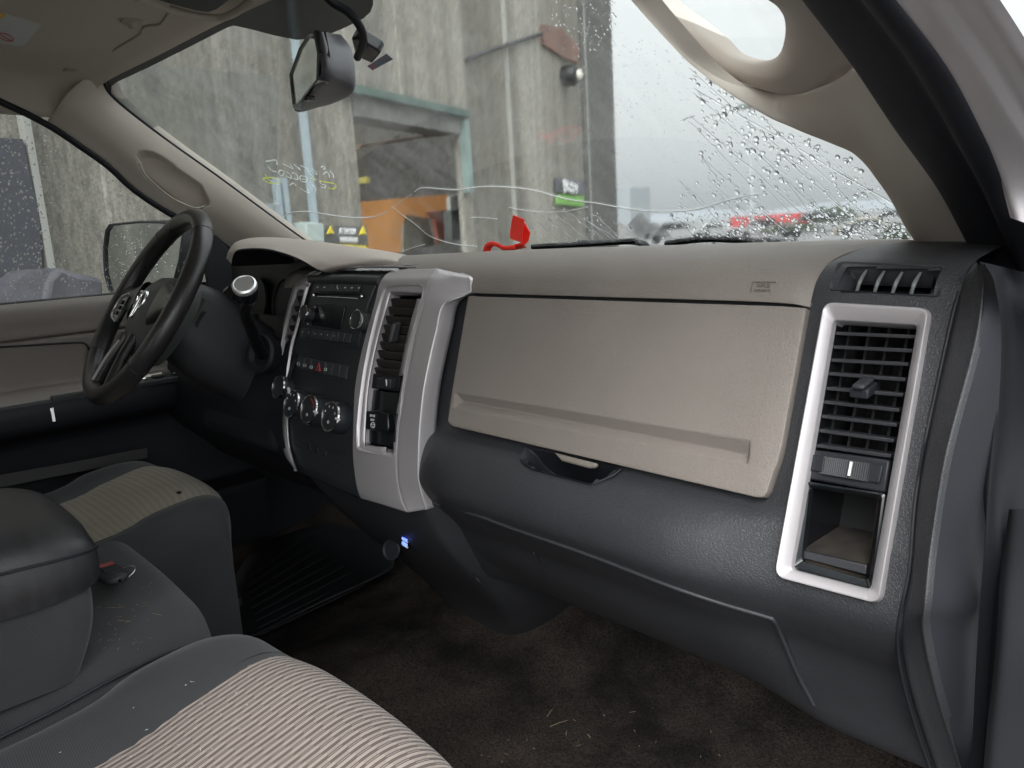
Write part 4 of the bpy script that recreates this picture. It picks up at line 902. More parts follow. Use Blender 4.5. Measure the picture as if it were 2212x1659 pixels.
# hub pad
HUBM = mat('hub_plastic', (.060, .064, .066), .5, bump=.2, bscale=700, var=.08)
hub = loft('hub_pad', [[wp(x*s_*1.15, y0*s_*1.12-.012, h) for x, y0 in [(0, .066), (.05, .062), (.078, .03), (.074, -.02), (.045, -.062), (0, -.070), (-.045, -.062), (-.074, -.02), (-.078, .03), (-.05, .062), (0, .066)]] for s_, h in [(1.02, -.055), (1.04, -.030), (1, -.016), (.93, -.010), (.66, .002), (.33, .010), (.02, .012)]], HUBM, whl, su=4, sv=4, sharp=60)
for sx in (-1, 1):
    sp_ = loft('spoke', [[wp(sx*x, y, h) for y, h in [(yt, -.012), (yt-.004, .004), ((yt+yb)/2, .008), (yb+.004, .004), (yb, -.012), ((yt+yb)/2, -.018), (yt, -.012)]] for x, yt, yb in [(.06, .045, -.035), (.09, .035, -.020), (.125, .028, -.012), (.168, .040, -.022)]], M['leather'], whl, su=3, sv=4, sharp=70)
    if sx > 0: continue
    pd = plate('button_pad', [wp(sx*x, y-.024, .012) for x, y in [(.085, .032), (.130, .026), (.130, -.010), (.082, -.022)]], .008, M['gloss'], whl, .002)
    for kx in range(3): box('button', wp(sx*.112, -.006-kx*.011, .0135), wr*.011, wu*.0036, sw_n*.0012, M['char_s'], pd, .001)
    tube('spoke_trim', [wp(sx*x*1.10, y-.024, .012) for x, y in [(.085, .036), (.12, .026), (.123, -.008), (.083, -.020)]], .0022, M['silver'], whl, seg=6)
for sx in (-1, 1):
    tube('lower_spoke', [wp(sx*.028, -.06, -.002), wp(sx*.036, -.11, .002), wp(sx*.05, -.163, .0)], [.010, .009, .012], M['leather'], whl, seg=10)
tube('lower_spoke_trim', [wp(-.02, -.075, .006), wp(-.026, -.11, .010), wp(-.036, -.155, .010)], .003, M['silver'], whl, seg=6)
# emblem: a horned head in bright metal
def emb(pts, r): tube('emblem', [wp(x*1.15, y*1.3-.008, .0135-abs(x)*.12) for x, y in pts], r, M['chrome'], whl, seg=6, sub=3)
for sx in (-1, 1):
    emb([(sx*.002, .018), (sx*.012, .021), (sx*.021, .014), (sx*.021, .002), (sx*.014, -.004), (sx*.011, .004)], [.0022, .0030, .0028, .0022, .0014])
    emb([(sx*.004, .012), (sx*.007, .0), (sx*.005, -.014), (sx*.002, -.019)], [.0025, .0022, .002, .0018])
emb([(0, .016), (0, -.018)], .0022)
# column shroud with ignition side, standing on the dashboard
colm = thing('steering_column', 'dark steering column shroud behind the steering wheel', 'steering column', tuple(wc+V(0, .2, -.05)))
ax_ = -sw_n
rows = []
for d, w, h1, h2 in [(.030, .052, .055, -.050), (.045, .062, .070, -.060), (.09, .070, .078, -.075), (.14, .072, .074, -.085), (.19, .070, .066, -.09), (.26, .066, .06, -.09)]:
    c = wc+ax_*d; ux = unit(V(0, .3, .95))
    rows.append([c+V(w*x, 0, 0)+wu*(h1*max(0, y)-h2*min(0, y)) for x, y in [(0, 1), (.55, .96), (.9, .72), (1, .2), (.98, -.4), (.7, -.88), (0, -1), (-.7, -.88), (-.98, -.4), (-1, .2), (-.9, .72), (-.55, .96), (0, 1)]])
loft('shroud', rows, M['char_s'], colm, su=3, sv=4, sharp=70)
c0 = wc+ax_*.030
link('shroud_face', rows[0][:-1], [tuple(range(12))], M['dark'], colm)
p = SF(430, 686, lambda q: q[0]-(wc[0]+.071)); 
pl = rnd([(446, 668), (449, 682), (434, 706), (424, 710), (421, 700), (436, 674)], 5, 3)
plate('tilt_switch', [PX(u, v, wc[0]+.072) for u, v in pl], .006, M['gloss'], colm, .0015)
plate('wear_patch', [PX(*q, wc[0]+.070) for q in [(430, 635), (444, 648), (436, 664), (420, 700), (400, 695), (408, 668)]], .003, mat('worn_brown', (.06, .05, .04), .8, var=.3, vscale=40), colm, .001)
# gear shift lever
sh = thing('gear_lever', 'black column gear lever with a chrome capped knob', 'gear lever', tuple(PY(560, 765, -.10)))
kn = PY(541, 617, -.20)
tube('stem', [PY(539, 650, -.195), PY(530, 675, -.19), PY(543, 712, -.165), PY(556, 745, -.14), PY(567, 765, -.12)], [.008, .0085, .009, .010, .011], M['black'], sh, seg=14)
ka = unit(PY(541, 612, -.20)-PY(538, 652, -.195)+V(0, -.012, 0)); kb_ = PY(539.5, 648, -.197)
lathe('knob', kb_, ka, [(.009, 0), (.013, .006), (.0165, .018), (.0172, .026), (.0168, .029)], M['gloss'], sh)
lathe('knob_cap', kb_, ka, [(.0172, .0285), (.0178, .031), (.0172, .035), (.0148, .0370), (.0135, .0362), (0, .0370)], mat('worn_chrome', (.92, .93, .94), .42, metal=.85), sh)
lathe('boot', PY(550, 766, -.105)+V(0, .01, 0), V(.25, -1, .3), [(.034, -.02), (.036, 0), (.033, .005), (.026, .003), (.022, -.006), (0, -.01)], M['dark'], sh)
# ignition / column side mass under the lever
box('ignition_housing', PY(520, 740, -.03), V(.05, 0, 0), V(0, .05, 0), V(0, .01, .055), M['char_s'], colm, .015, 4)
box('knee_bolster', V(-.38, .0, .44), V(.17, 0, 0), V(0, .10, 0), V(0, .02, .07), M['dark'], colm, .03, 4)
# ================================================================== LEFT PILLAR, DRIVER DOOR, MIRRORS, VISOR
lp = thing('pillar_trim', 'pale beige windshield pillar trim with a recessed grip beside the driver window', 'pillar', (-.72, .25, .7))
LP = [((104, 262), -.664, (206, 160)), ((115, 275), -.668, (217, 170)), ((167, 310), -.680, (236, 207)), ((233, 357), -.695, (285, 250)), ((290, 410), -.71, (368, 313)), ((367, 460), -.725, (468, 384)), ((440, 500), -.74, (568, 458)), ((505, 545), -.755, (645, 514)), ((560, 590), -.77, (720, 565))]
rows = []
for a, x, b in LP:
    p = PX(*a, x); q = onW(*b, .012)
    w = unit(q-p); nrm = unit(V(1, -.55, .1)); nrm = unit(nrm-w*(nrm@w))
    L_ = np.linalg.norm(q-p)
    rows.append([p+V(-.01, .03, 0), p, lerp(p, q, .18)+nrm*.012, lerp(p, q, .45)+nrm*.026, lerp(p, q, .75)+nrm*.024, q+nrm*.008, q, q+V(0, .03, .0)])
GRIP = [(297, 337), (300, 330), (310, 327), (333, 328), (383, 363), (433, 397), (448, 427), (448, 440), (438, 448), (417, 450), (367, 427), (317, 383), (300, 355)]
pt = loft('pillar_cover', rows, M['beige_p'], lp, su=14, sv=22, sharp=80)
tube('edge_seal', [onW(b[0]+2, b[1]-2, .008) for a, x, b in LP[1:]], .0045, M['rubber'], lp, seg=6, sub=4)
# pressed pocket: push the grid down inside the traced outline
me = pt.data
for v_ in me.vertices:
    u, v = proj(np.array(v_.co))
    if inpoly(u, v, GRIP): v_.co += Vector((-.024, .012, -.006))
tube('grip_rim', [SF(u, v, lambda p: p[0]-(-.655-.0)) if False else PX(u, v, np.interp(u, [297, 448], [-.655, -.690])) for u, v in [(300, 352), (317, 381), (367, 425), (417, 448), (442, 446)]], .0022, M['beige_s'], lp, seg=8)


dd = thing('driver_door', 'driver door with beige upper panel, dark armrest and rain spotted window', 'door', (-.78, -.4, 0))
def door_prof(y):
    return [V(-.80, y, .640), V(-.79, y, .648), V(-.765, y, .650), V(-.748, y, .640), V(-.742, y, .620), V(-.742, y, .600), V(-.742, y, .583), V(-.750, y, .579), V(-.743, y, .574), V(-.745, y, .55), V(-.748, y, .51), V(-.745, y, .482), V(-.725, y, .475)]
ys = [-1.3, -.9, -.6, -.4, -.3, -.2, -.1, .0, .08, .16]
loft('upper_panel', [door_prof(y) for y in ys], M['beige'], dd, su=4, sv=3, sharp=60)
AR = []
for y, o_ in zip([-1.3, -.9, -.6, -.4, -.25, -.12, -.03, .03], [0, 0, 0, 0, 0, -.006, -.022, -.055]):
    AR.append([V(-.745, y, .482), V(-.72+o_*.5, y, .480), V(-.695+o_*.8, y, .472), V(-.682+o_, y, .462)])
loft('armrest_pad', AR[:5], M['beige'], dd, su=3, sv=3, sharp=60)
AR = []
for y, o_ in zip([-1.3, -.9, -.6, -.4, -.25, -.12, -.03, .04, .08], [0, 0, 0, 0, 0, -.004, -.018, -.045, -.075]):
    AR.append([V(-.745, y, .4655), V(-.70+o_*.7, y, .4655), V(-.679+o_, y, .462), V(-.672+o_, y, .452), V(-.672+o_, y, .43), V(-.682+o_, y, .405), V(-.73, y, .385), V(-.75, y, .36), V(-.752, y, .22), V(-.74, y, .20), V(-.70, y, .19), V(-.695, y, .17), V(-.71, y, .05)])
loft('lower_panel', AR, M['dark'], dd, su=3, sv=3, sharp=60)
abox('switch_pod', -.735, -.674, -.342, .0, .455, .4690, M['char_s'], dd, .004, 3)
for y in (-.13, -.09, -.05): box('window_switch', V(-.700, y, .471), V(.010, 0, 0), V(0, .012, 0), V(0, .0, .004), M['gloss'], dd, .002)
box('window_switch', V(-.700, -.165, .471), V(.010, 0, 0), V(0, .010, 0), V(0, .0, .004), M['chrome'], dd, .003)
box('chrome_clip', PX(114, 896, -.671)+V(.001, 0, 0), V(.0015, 0, 0), V(0, .0035, 0), V(0, 0, .014), M['chrome'], dd, .001)
PK = [[V(-.70+e, y, z) for z, e in ((.225, 0), (.212, .012), (.195, .012), (.19, 0))] for y in (-1.2, -.8, -.4, -.12)]
loft('pocket_edge', [[PX(u, v, -.70), PX(u, v+20+(360-u)*.02, -.695)] for u, v in [(-60, 1036), (0, 1026), (100, 1008), (200, 990), (270, 976), (318, 968)]], mat('dim_pocket_edge', (.022, .021, .022), .6, var=.1), dd, su=3, sv=3)
tube('panel_seam', [PX(*q, -.7425) for q in [(-80, 757), (0, 750), (80, 745), (165, 740), (184, 743), (192, 755), (194, 790), (192, 830)]], .0022, M['dark'], dd, seg=6)
# window glass and its black upper frame
def wx(z): return -.775+(z-.64)*.31
rows = [[V(wx(z)-.004, y, z) for y in (-1.25, -.8, -.4, -.1, .2)] for z in (.62, .8, 1.0, 1.10)]
loft('glass', rows, M['sideglass'], dd, su=2, sv=2)
fr = [PX(u, v, -.70+.0) for u, v in [(-200, 130), (-60, 188), (0, 217)]]
fp = [(-160, 140), (-60, 188), (0, 219), (60, 247), (115, 277), (167, 312), (233, 359), (290, 411), (367, 462), (447, 503), (520, 560), (560, 600)]
fz = [SF(u, v, lambda p: p[0]-(wx(p[2])+.012)) for u, v in fp]
tube('window_frame', fz, .0065, M['rubber'], dd, seg=8, sub=3)
tube('belt_seal', [V(-.788, y, .648) for y in (-1.3, -.6, .2)], .006, M['rubber'], dd, seg=8, sub=2)
# drops on the driver window
sp = []
for k in range(1700):
    u = random.uniform(0, 480); v = random.uniform(250, 655)
    if v < 225+.62*u: continue
    dens = 1 if v > 560 or u < 110 else .35
    if random.random() > dens: continue
    p = SF(u, v, lambda p: p[0]-(wx(p[2])-.006)); r = V(0, 1, 0); s_ = random.uniform(.0005, .0019)
    sp.append((p, V(-1, 0, 0), r, V(.3, 0, .95), s_, s_*random.uniform(.9, 1.6)))
drops('raindrops', sp, label='raindrops on the outside of the driver window')

# outside mirror seen through the driver window
om = thing('side_mirror', 'black framed outside mirror seen through the driver window', 'mirror', (-1.12, .15, .6))
mo = [(232, 500), (240, 488), (300, 482), (345, 483), (385, 487), (392, 510), (386, 560), (370, 620), (330, 655), (260, 650), (240, 630), (229, 590), (227, 540)]
mpt = V(-1.12, .12, .6); mn = unit(V(.30, -1, 0))
mp_ = [PP(u, v, mpt, mn) for u, v in mo]; mc = sum(mp_)/len(mp_)
ring('housing', [mc+(p-mc)*1.07 for p in mp_], [p for p in mp_], [(0, -.09), (0, 0), (.5, .004), (1, .001), (1, -.006)], M['black'], om, n=mn)
link('housing_back', [mc+(p-mc)*1.06-mn*.09 for p in mp_], [tuple(range(len(mp_)))], M['black'], om)
link('mirror_glass', [p-mn*.004 for p in mp_], [tuple(range(len(mp_)))], mat('mirror_glass', (.72, .75, .75), .04, metal=1), om, False)
tube('mirror_arm', [mc-mn*.05+V(0, 0, -.1), V(-.98, .2, .52), V(-.86, .2, .55)], .02, M['black'], om)
sp = []
for k in range(160):
    a, b = random.sample(range(len(mp_)), 2); p = lerp(mc, lerp(mp_[a], mp_[b], random.random()), random.random()**.5); s_ = random.uniform(.0010, .0026)
    sp.append((p-mn*.003, mn, unit(np.cross(mn, V(0, 0, 1))), V(0, 0, 1), s_, s_*1.2))
drops('raindrops', sp, label='raindrops on the face of the outside mirror')

# sun visor folded up to the headliner
def ceilz(x, y): return 1.108+.012*min(1, max(0, -(y+.08))/.12) - .25*max(0, abs(x)-.28)**2 - .018*(abs(x)/.28)**2*.3
vis = thing('sun_visor', 'beige sun visor folded up over the driver with a printed warning label', 'sun visor', (-.4, -.3, 1.08))
vp = [(167, 152), (205, 130), (300, 74), (309, 58), (320, 53), (348, 50), (367, 24), (380, -60), (150, -160), (-250, -110), (-260, 60), (-60, 150), (0, 155), (90, 160), (140, 165)]
zc = 1.083
V3 = [PZ(u, v, zc-.0) for u, v in vp]
vo = plate('visor_board', V3, .012, M['headliner'], vis, .004, n=V(0, 0, -1), seg=3)
tube('visor_edge', [PZ(u, v, zc+.001)+V(0, 0, -.001) for u, v in [(145, 164), (167, 152), (235, 113), (298, 76), (308, 60), (320, 54), (347, 50), (366, 24)]], .0022, M['beige_s'], vis, seg=8, sub=4)
lab = plate('warning_label', [PZ(u, v, zc-.0) for u, v in rnd([(-60, 14), (8, 28), (90, 52), (50, 99), (-70, 86)], 5, 3)], .0008, mat('label_paper', (.62, .63, .62), .6, var=.02), vis, 0, off=.0008, n=V(0, 0, -1))
lv2 = lambda u, v: PZ(u, v, zc-.0012)
link('label_header', [lv2(*q) for q in [(-60, 16), (6, 28.5), (14, 31), (6, 41), (-70, 24)]], [(0, 1, 2, 3, 4)], mat('yellow_print', (.75, .50, .05), .6, var=.03), lab, False)
for i in range(7):
    for j, (a, b) in enumerate([((10, 38), (34, 44)), ((40, 45), (72, 54))]):
        du, dv2 = -4.2*i, 5.2*i
        if b[0]+du < 2: continue
        t_ = tube('label_print', [lv2(a[0]+du, a[1]+dv2), lv2(b[0]+du, b[1]+dv2)], .0006, M['greyprint'], lab, seg=4, sub=1)
tube('label_symbol', [lv2(12+17*math.cos(a), 80+7*math.sin(a)+5*math.cos(a)) for a in np.linspace(0, 2*math.pi, 11)[:-1]], .0009, M['red'], lab, seg=5, sub=2, closed=True)
tube('label_symbol', [lv2(0, 74), lv2(24, 88)], .0009, M['red'], lab, seg=5, sub=1)
lathe('visor_clip', PZ(283, 44, zc), V(.1, 0, -1), [(.016, 0), (.015, .004), (.008, .006), (.004, .012), (0, .013)], M['beige_s'], vis, 20)
hk = thing('visor_hook', 'beige visor hook on the ceiling beside the driver visor edge', 'hook', tuple(PZ(148, 146, 1.07)))
box('hook', PZ(147, 147, 1.072), V(.014, .004, 0), V(-.003, .01, 0), V(0, 0, .006), M['beige_s'], hk, .003)
oc_ = thing('overhead_console', 'dark overhead console at the front edge of the ceiling', 'overhead console', tuple(PZ(420, 0, 1.08)))
plate('console_body', [PZ(u, v, 1.078) for u, v in [(322, -4), (360, 8), (420, 24), (452, 28), (470, 22), (505, -5), (520, -40), (380, -60), (330, -40)]], .03, M['dark'], oc_, .004, n=V(0, 0, -1))
tube('console_rim', [PZ(u, v, 1.083) for u, v in [(295, -6), (340, 10), (395, 28), (450, 38), (480, 38), (510, 26), (550, -4)]], .006, M['headliner'], oc_, seg=8, sub=3)

# ================================================================== REAR VIEW MIRROR
rv = thing('rear_view_mirror', 'dark rear view mirror hanging at the top of the windshield', 'mirror', (-.05, -.06, .98))
gp = [((682, 70), -.10), ((690, 118), -.10), ((688, 172), -.098), ((641, 232), -.045), ((636, 226), -.04), ((629, 162), -.035), ((650, 105), -.055), ((671, 74), -.088)]
gpt = V(-.015, -.10, .99); gn = unit(V(-.32, -.95, .12))
G3 = [PP(u, v, gpt, gn) for (u, v), _ in gp]; gc = sum(G3)/len(G3)
def shrink(P, c, s_): return [c+(p-c)*s_ for p in P]
bk = V(.085, .062, .0)
gb3 = [PP(u, v, gpt-gn*.055, gn) for u, v in [(738, 76), (760, 110), (767, 185), (745, 212), (700, 222), (690, 165), (700, 110), (715, 80)]]
cyc = lambda P: list(P)+[P[0]]
body = [cyc(shrink(G3, gc, .97)), cyc(shrink(G3, gc, 1.03)), cyc([p-gn*.010 for p in shrink(G3, gc, 1.05)]), cyc([lerp(a, b, .5) for a, b in zip([p-gn*.01 for p in shrink(G3, gc, 1.05)], gb3)]), cyc(gb3), cyc(shrink(gb3, sum(gb3)/8, .8)), cyc(shrink(gb3, sum(gb3)/8, .02))]
loft('housing', body[1:], mat('mirror_housing', (.075, .075, .085), .42, bump=.1, bscale=900, var=.06), rv, su=4, sv=4, sharp=60)
ring('bezel', shrink(G3, gc, 1.06), shrink(G3, gc, .93), [(0, -.012), (0, .002), (.5, .003), (1, .0)], M['gloss'], rv, n=gn)
link('mirror_glass', [p-gn*.0 for p in shrink(G3, gc, .95)], [tuple(range(8))], mat('inner_mirror_glass', (.80, .85, .83), .03, metal=1), rv, False)
tube('cable', [onW(690, -30, .03), onW(716, 4, .035), onW(752, 26, .04), onW(778, 58, .045), onW(785, 90, .05), onW(772, 124, .05)], .0062, M['rubber'], rv, seg=10, sub=5)
box('button', PP(668, 212, gpt-gn*.0, gn)+gn*.0, V(.006, 0, 0), V(0, .006, 0), V(0, 0, .003), M['gloss'], rv, .002)
plate('sensor_box', [onW(u, v, .03) for u, v in [(758, 84), (770, 80), (818, 110), (820, 118), (803, 138), (768, 122)]], .02, M['gloss'], rv, .003)
stk = plate('inspection_sticker', [onW(u, v, .004) for u, v in [(793, 143), (835, 116), (849, 128), (805, 152)]], .0005, mat('sticker_blue', (.16, .30, .40), .5, col2=(.45, .14, .20), vscale=45), ws, 0)

# ================================================================== RED PIECE OF TAPE BEHIND THE DASHBOARD PAD
rt = thing('red_tape', 'bright red strip of plastic standing folded at the windshield base', 'tape', tuple(PY(1090, 525, .33)))
def onT(u, v, y=.30): return PY(u, v, y)
q1 = [onT(*q) for q in [(1108, 464), (1132, 474), (1126, 524), (1102, 516), (1101, 505), (1104, 480)]]
plate('upright_strip', q1, .002, M['redtape'], rt, .0006)
plate('folded_strip', [onT(q[0], q[1], .31) for q in [(1132, 480), (1140, 494), (1145, 503), (1141, 520), (1130, 532), (1112, 536), (1110, 528), (1126, 524)]], .002, M['redtape'], rt, .0006)
P = cr([onT(*q) for q in [(1048, 542), (1050, 530), (1062, 523), (1074, 525), (1082, 533), (1100, 534), (1126, 528)]], 5)
link('curled_strip', [p for p in P]+[p+V(0, .0, -.006)+V(.002, .012, 0) for p in P], [(i, i+1, len(P)+i+1, len(P)+i) for i in range(len(P)-1)], M['redtape'], rt, True)
ribbon = [onT(*q) for q in [(1046, 545), (1050, 532), (1062, 526), (1076, 530), (1090, 536), (1112, 534)]]
tube('curled_strip', ribbon, .0042, M['redtape'], rt, seg=8, flat=(V(0, 1, 0), .5))

# ================================================================== RIGHT PILLAR TRIM AND GRAB HANDLE
rpt = thing('pillar_trim', 'taupe windshield pillar trim at the passenger side, carrying the grab handle', 'pillar', (.72, .3, .68))
def ON(u, v, d): return SF(u, v, Wd(d))
def seal_pt(u, v, x=.76): return PX(u, v, x)
# lower trim rows : windshield side -> seal side
TRM = [((1335, -40), (1375, -40), (1392, -40)), ((1364, 0), (1390, 0), (1408, 0)), ((1438, 83), (1460, 82), (1476, 82)), ((1497, 143), (1522, 144), (1541, 144)), ((1573, 200), (1594, 191), (1608, 181)), ((1656, 250), (1669, 225), (1676, 201))]
low = [((1656, 250), (1676, 201)), ((1700, 270), (1705, 202)), ((1739, 287), (1735, 201)), ((1772, 300), (1765, 193)), ((1806, 314), (1794, 183)), ((1826, 322), (1822, 168)), ((1843, 331), (1850, 150)), ((1866, 352), (1893, 210)), ((1887, 378), (1941, 280)), ((1922, 428), (1986, 342)), ((1955, 490), (2030, 402)), ((1975, 520), (2056, 445)), ((1986, 545), (2078, 492)), ((1992, 575), (2112, 570))]
ALL = [(a, c) for a, b_, c in TRM[:5]]+low; nT = 5
XB = [.482, .497, .53, .565, .600]+[.628, .650, .672, .697, .722, .742, .757, .760, .764, .766, .770, .772, .773, .775]
DA = [.155, .15, .14, .13, .12]+list(np.interp(range(14), [0, 4, 8, 11, 13], [.11, .09, .07, .05, .045]))
rows = []
for (a, b_), xb, d in zip(ALL, XB, DA):
    pa = ON(*a, d); pb = PX(*b_, xb)
    w = pb-pa; nv = unit(CAM-(pa+pb)/2); nv = unit(nv-unit(w)*(nv@unit(w))); h = min(.012, .10*np.linalg.norm(w))
    rows.append([pa+V(.01, .035, .0), pa+V(0, .012, 0), pa, lerp(pa, pb, .25)+nv*h*.75, lerp(pa, pb, .55)+nv*h, lerp(pa, pb, .85)+nv*h*.5, pb, pb+V(0, .01, 0)-nv*.004])
def ext(r0, r1, t=.8): return [a+(a-b)*t for a, b in zip(r0, r1)]
def fan(row, a, b):
    n_ = len(row); return [lerp(V(*a), V(*b), k/(n_-1)) for k in range(n_)]
rows.insert(0, ext(rows[0], rows[1])); rows.insert(0, fan(rows[0], (.58, -.19, 1.085), (.70, -.36, 1.045)))
loft('pillar_cover', rows, M['beige_p'], rpt, su=5, sv=5, sharp=80)
# grab handle: a U shaped loop round the opening
HU = [((1368, -60), (1425, -60)), ((1404, 0), (1456, 0)), ((1475, 82), (1508, 60)), ((1541, 143), (1560, 106)), ((1608, 180), (1606, 130)), ((1676, 201), (1650, 133)), ((1740, 201), (1680, 117)), ((1800, 180), (1692, 80)), ((1848, 143), (1691, 42)), ((1800, 75), (1680, 17)), ((1738, 0), (1660, -8)), ((1690, -60), (1620, -60))]
gh = [(a, b_) for a, b_ in HU]
rows = []
N = len(HU)
for i, (a, b_) in enumerate(HU):
    xo = [.475, .49, .53, .565, .60, .635, .675, .715, .755, .757, .758, .758][i]; xi = [.50, .515, .55, .58, .605, .63, .65, .665, .68, .688, .69, .69][i]
    pa = PX(*a, xo); pb = PX(*b_, xi)
    w = pb-pa; nv = unit(CAM-(pa+pb)/2); nv = unit(nv-unit(w)*(nv@unit(w))); L_ = np.linalg.norm(w); h = min(.016, L_*.35)
    bk_ = -nv*.024
    rows.append([pa+bk_*.9, pa, lerp(pa, pb, .22)+nv*h*.7, lerp(pa, pb, .5)+nv*h, lerp(pa, pb, .8)+nv*h*.55, pb-nv*.004, pb+bk_+(pa-pb)*.06])
rows.insert(0, ext(rows[0], rows[1])); rows.insert(0, ext(rows[0], rows[1])); rows.append(ext(rows[-1], rows[-2])); rows.insert(0, fan(rows[0], (.585, -.20, 1.075), (.61, -.23, 1.075))); rows.append(fan(rows[-1], (.70, -.36, 1.04), (.66, -.32, 1.05)))
handle = loft('grab_handle', rows, M['beige_s'], rpt, su=5, sv=5, sharp=80)
handle['label'] = 'smooth taupe grab handle with an oval opening'
# black weatherstrip between trim and body
def rowsx(pairs, xs_, bul=.0, back=0.):
    out = []
    for a, b_, xa, xb in pairs:
        pa, pb = PX(*a, xa), PX(*b_, xb); nv = unit(CAM-(pa+pb)/2); w = unit(pb-pa); nv = unit(nv-w*(nv@w)); out.append((pa, pb, nv))
    return out
wsn = thing('door_seal', 'black rubber weatherstrip round the open passenger door opening', 'seal', (.8, .2, .3))
SE = [((1684, -60), (1885, -60), .758, .83), ((1732, 0), (1931, 0), .758, .83), ((1841, 143), (2041, 143), .760, .84), ((1933, 280), (2117, 280), .766, .845), ((2021, 402), (2178, 400), .770, .85), ((2070, 490), (2215, 480), .772, .86), ((2104, 560), (2262, 600), .79, .87), ((2130, 620), (2290, 700), .82, .885)]
rows = []
for pa, pb, nv in rowsx(SE, None):
    rows.append([pa-nv*.012, pa, lerp(pa, pb, .2)+nv*.004, lerp(pa, pb, .45)+nv*.001, lerp(pa, pb, .62)-nv*.004, lerp(pa, pb, .74)+nv*.006, lerp(pa, pb, .86)+nv*.009, lerp(pa, pb, .96)+nv*.002, pb-nv*.008])
rows.insert(0, ext(rows[0], rows[1])); rows.insert(0, fan(rows[0], (.70, -.46, 1.05), (.78, -.46, 1.06)))
loft('upper_strip', rows, M['rubber'], wsn, su=4, sv=5, sharp=80)
LS = [((2118, 565), (2262, 600), .842, .885), ((2146, 618), (2285, 700), .858, .89), ((2161, 718), (2290, 800), .862, .892), ((2152, 922), (2290, 950), .864, .893), ((2138, 1068), (2260, 1080), .866, .894), ((2122, 1233), (2192, 1233), .868, .894), ((2110, 1400), (2172, 1410), .868, .894), ((2100, 1588), (2155, 1600), .868, .894), ((2090, 1720), (2145, 1720), .868, .894)]
rows = []
for pa, pb, nv in rowsx(LS, None):
    rows.append([pa-nv*.006, pa, lerp(pa, pb, .3)-nv*.010, lerp(pa, pb, .55)+nv*.001, lerp(pa, pb, .8)+nv*.003, pb-nv*.004])
loft('lower_strip', rows, mat('matt_black_rubber', (.007, .0075, .010), .75, spec=.2, var=.15), wsn, su=3, sv=5, sharp=80)
# painted body pillar
bp_ = thing('body_pillar', 'silver painted windshield pillar of the body at the right edge, spotted with rain', 'pillar', (.9, .3, .5))
BP = [((1880, -60), (2070, -60), .835, .90), ((1929, 0), (2122, 0), .835, .90), ((2039, 143), (2215, 143), .845, .905), ((2115, 280), (2310, 290), .85, .91), ((2176, 400), (2400, 440), .855, .915), ((2210, 480), (2440, 560), .865, .92)]
rows = []
for pa, pb, nv in rowsx(BP, None):
    rows.append([pa-nv*.015, pa-nv*.002, lerp(pa, pb, .25)+nv*.002, lerp(pa, pb, .47)+nv*.004, lerp(pa, pb, .54)+nv*.001, lerp(pa, pb, .60)-nv*.004, lerp(pa, pb, .72)-nv*.004, lerp(pa, pb, .82)-nv*.006, lerp(pa, pb, .93)-nv*.004, pb-nv*.010])
rows.insert(0, ext(rows[0], rows[1])); rows.insert(0, fan(rows[0], (.78, -.46, 1.06), (.80, -.44, 1.13)))
loft('pillar_skin', rows, M['paint'], bp_, su=4, sv=5, sharp=80)
HP = [((2190, 1100), (2330, 1100), .896, .93), ((2181, 1233), (2330, 1233), .896, .93), ((2166, 1410), (2310, 1410), .896, .93), ((2150, 1600), (2300, 1600), .896, .93), ((2142, 1740), (2300, 1740), .896, .93)]
rows = []
for pa, pb, nv in rowsx(HP, None): rows.append([pa-nv*.01, pa, lerp(pa, pb, .2)+nv*.004, lerp(pa, pb, .6)+nv*.002, pb])
loft('hinge_pillar', [[p for p in r] for r in rows], mat('dull_metal', (.018, .0185, .021), .75, metal=.0, spec=.08, var=.15, vscale=10), bp_, su=3, sv=4, sharp=80)
box('hinge_plug', PX(2205, 1545, .905)+V(.004, -.004, 0), V(.002, 0, 0), V(0, .004, 0), V(0, 0, .012), M['black'], bp_, .002)
sp = []
for k in range(90):
    t = random.random()**.8; u = lerp(1980, 2205, t)+random.uniform(-10, 60); v = lerp(0, 190, t)+random.uniform(-50, 60)
    if v < 0 or not inpoly(u, v, [(1960, 0), (2110, 0), (2205, 140), (2212, 420), (2130, 280), (2060, 143)]): continue
    s_ = random.uniform(.0006, .0018); p = PX(u, v, np.interp(u-(v*.6), [1900, 2110], [.84, .90]))
    sp.append((p, unit(CAM-p), V(0, 0, 1), unit(np.cross(V(0, 0, 1), CAM-p)), s_, s_))
"""drops on paint"""
# black kick panel filling the footwell side
kp = loft('kick_panel', [[V(x, y, z) for z in (-.01, .2, .4, .6)] for x, y in ((.81, .10), (.81, .2), (.80, .55))], M['dark'], dash, su=2, sv=2)
lk = loft('kick_panel', [[V(-.77, y, z) for z in (-.02, .2, .4, .66)] for y in (.0, .15, .55)], M['dark'], dash, su=2, sv=2)
fw = loft('firewall', [[V(x, .50, z) for z in (.0, .3, .62)] for x in (-.78, 0, .84)], M['dark'], dash, su=2, sv=2)
sill = thing('door_sill', 'dark door sill below the passenger door opening', 'sill', (.84, -.5, 0))
abox('sill_plate', .76, .93, -1.6, .0, -.06, .03, M['dark'], sill, .01, 3)

# ================================================================== FLOOR COVERINGS
rm = thing('floor_mat', 'black ribbed rubber floor mat in the driver footwell', 'mat', (-.4, .0, .0))
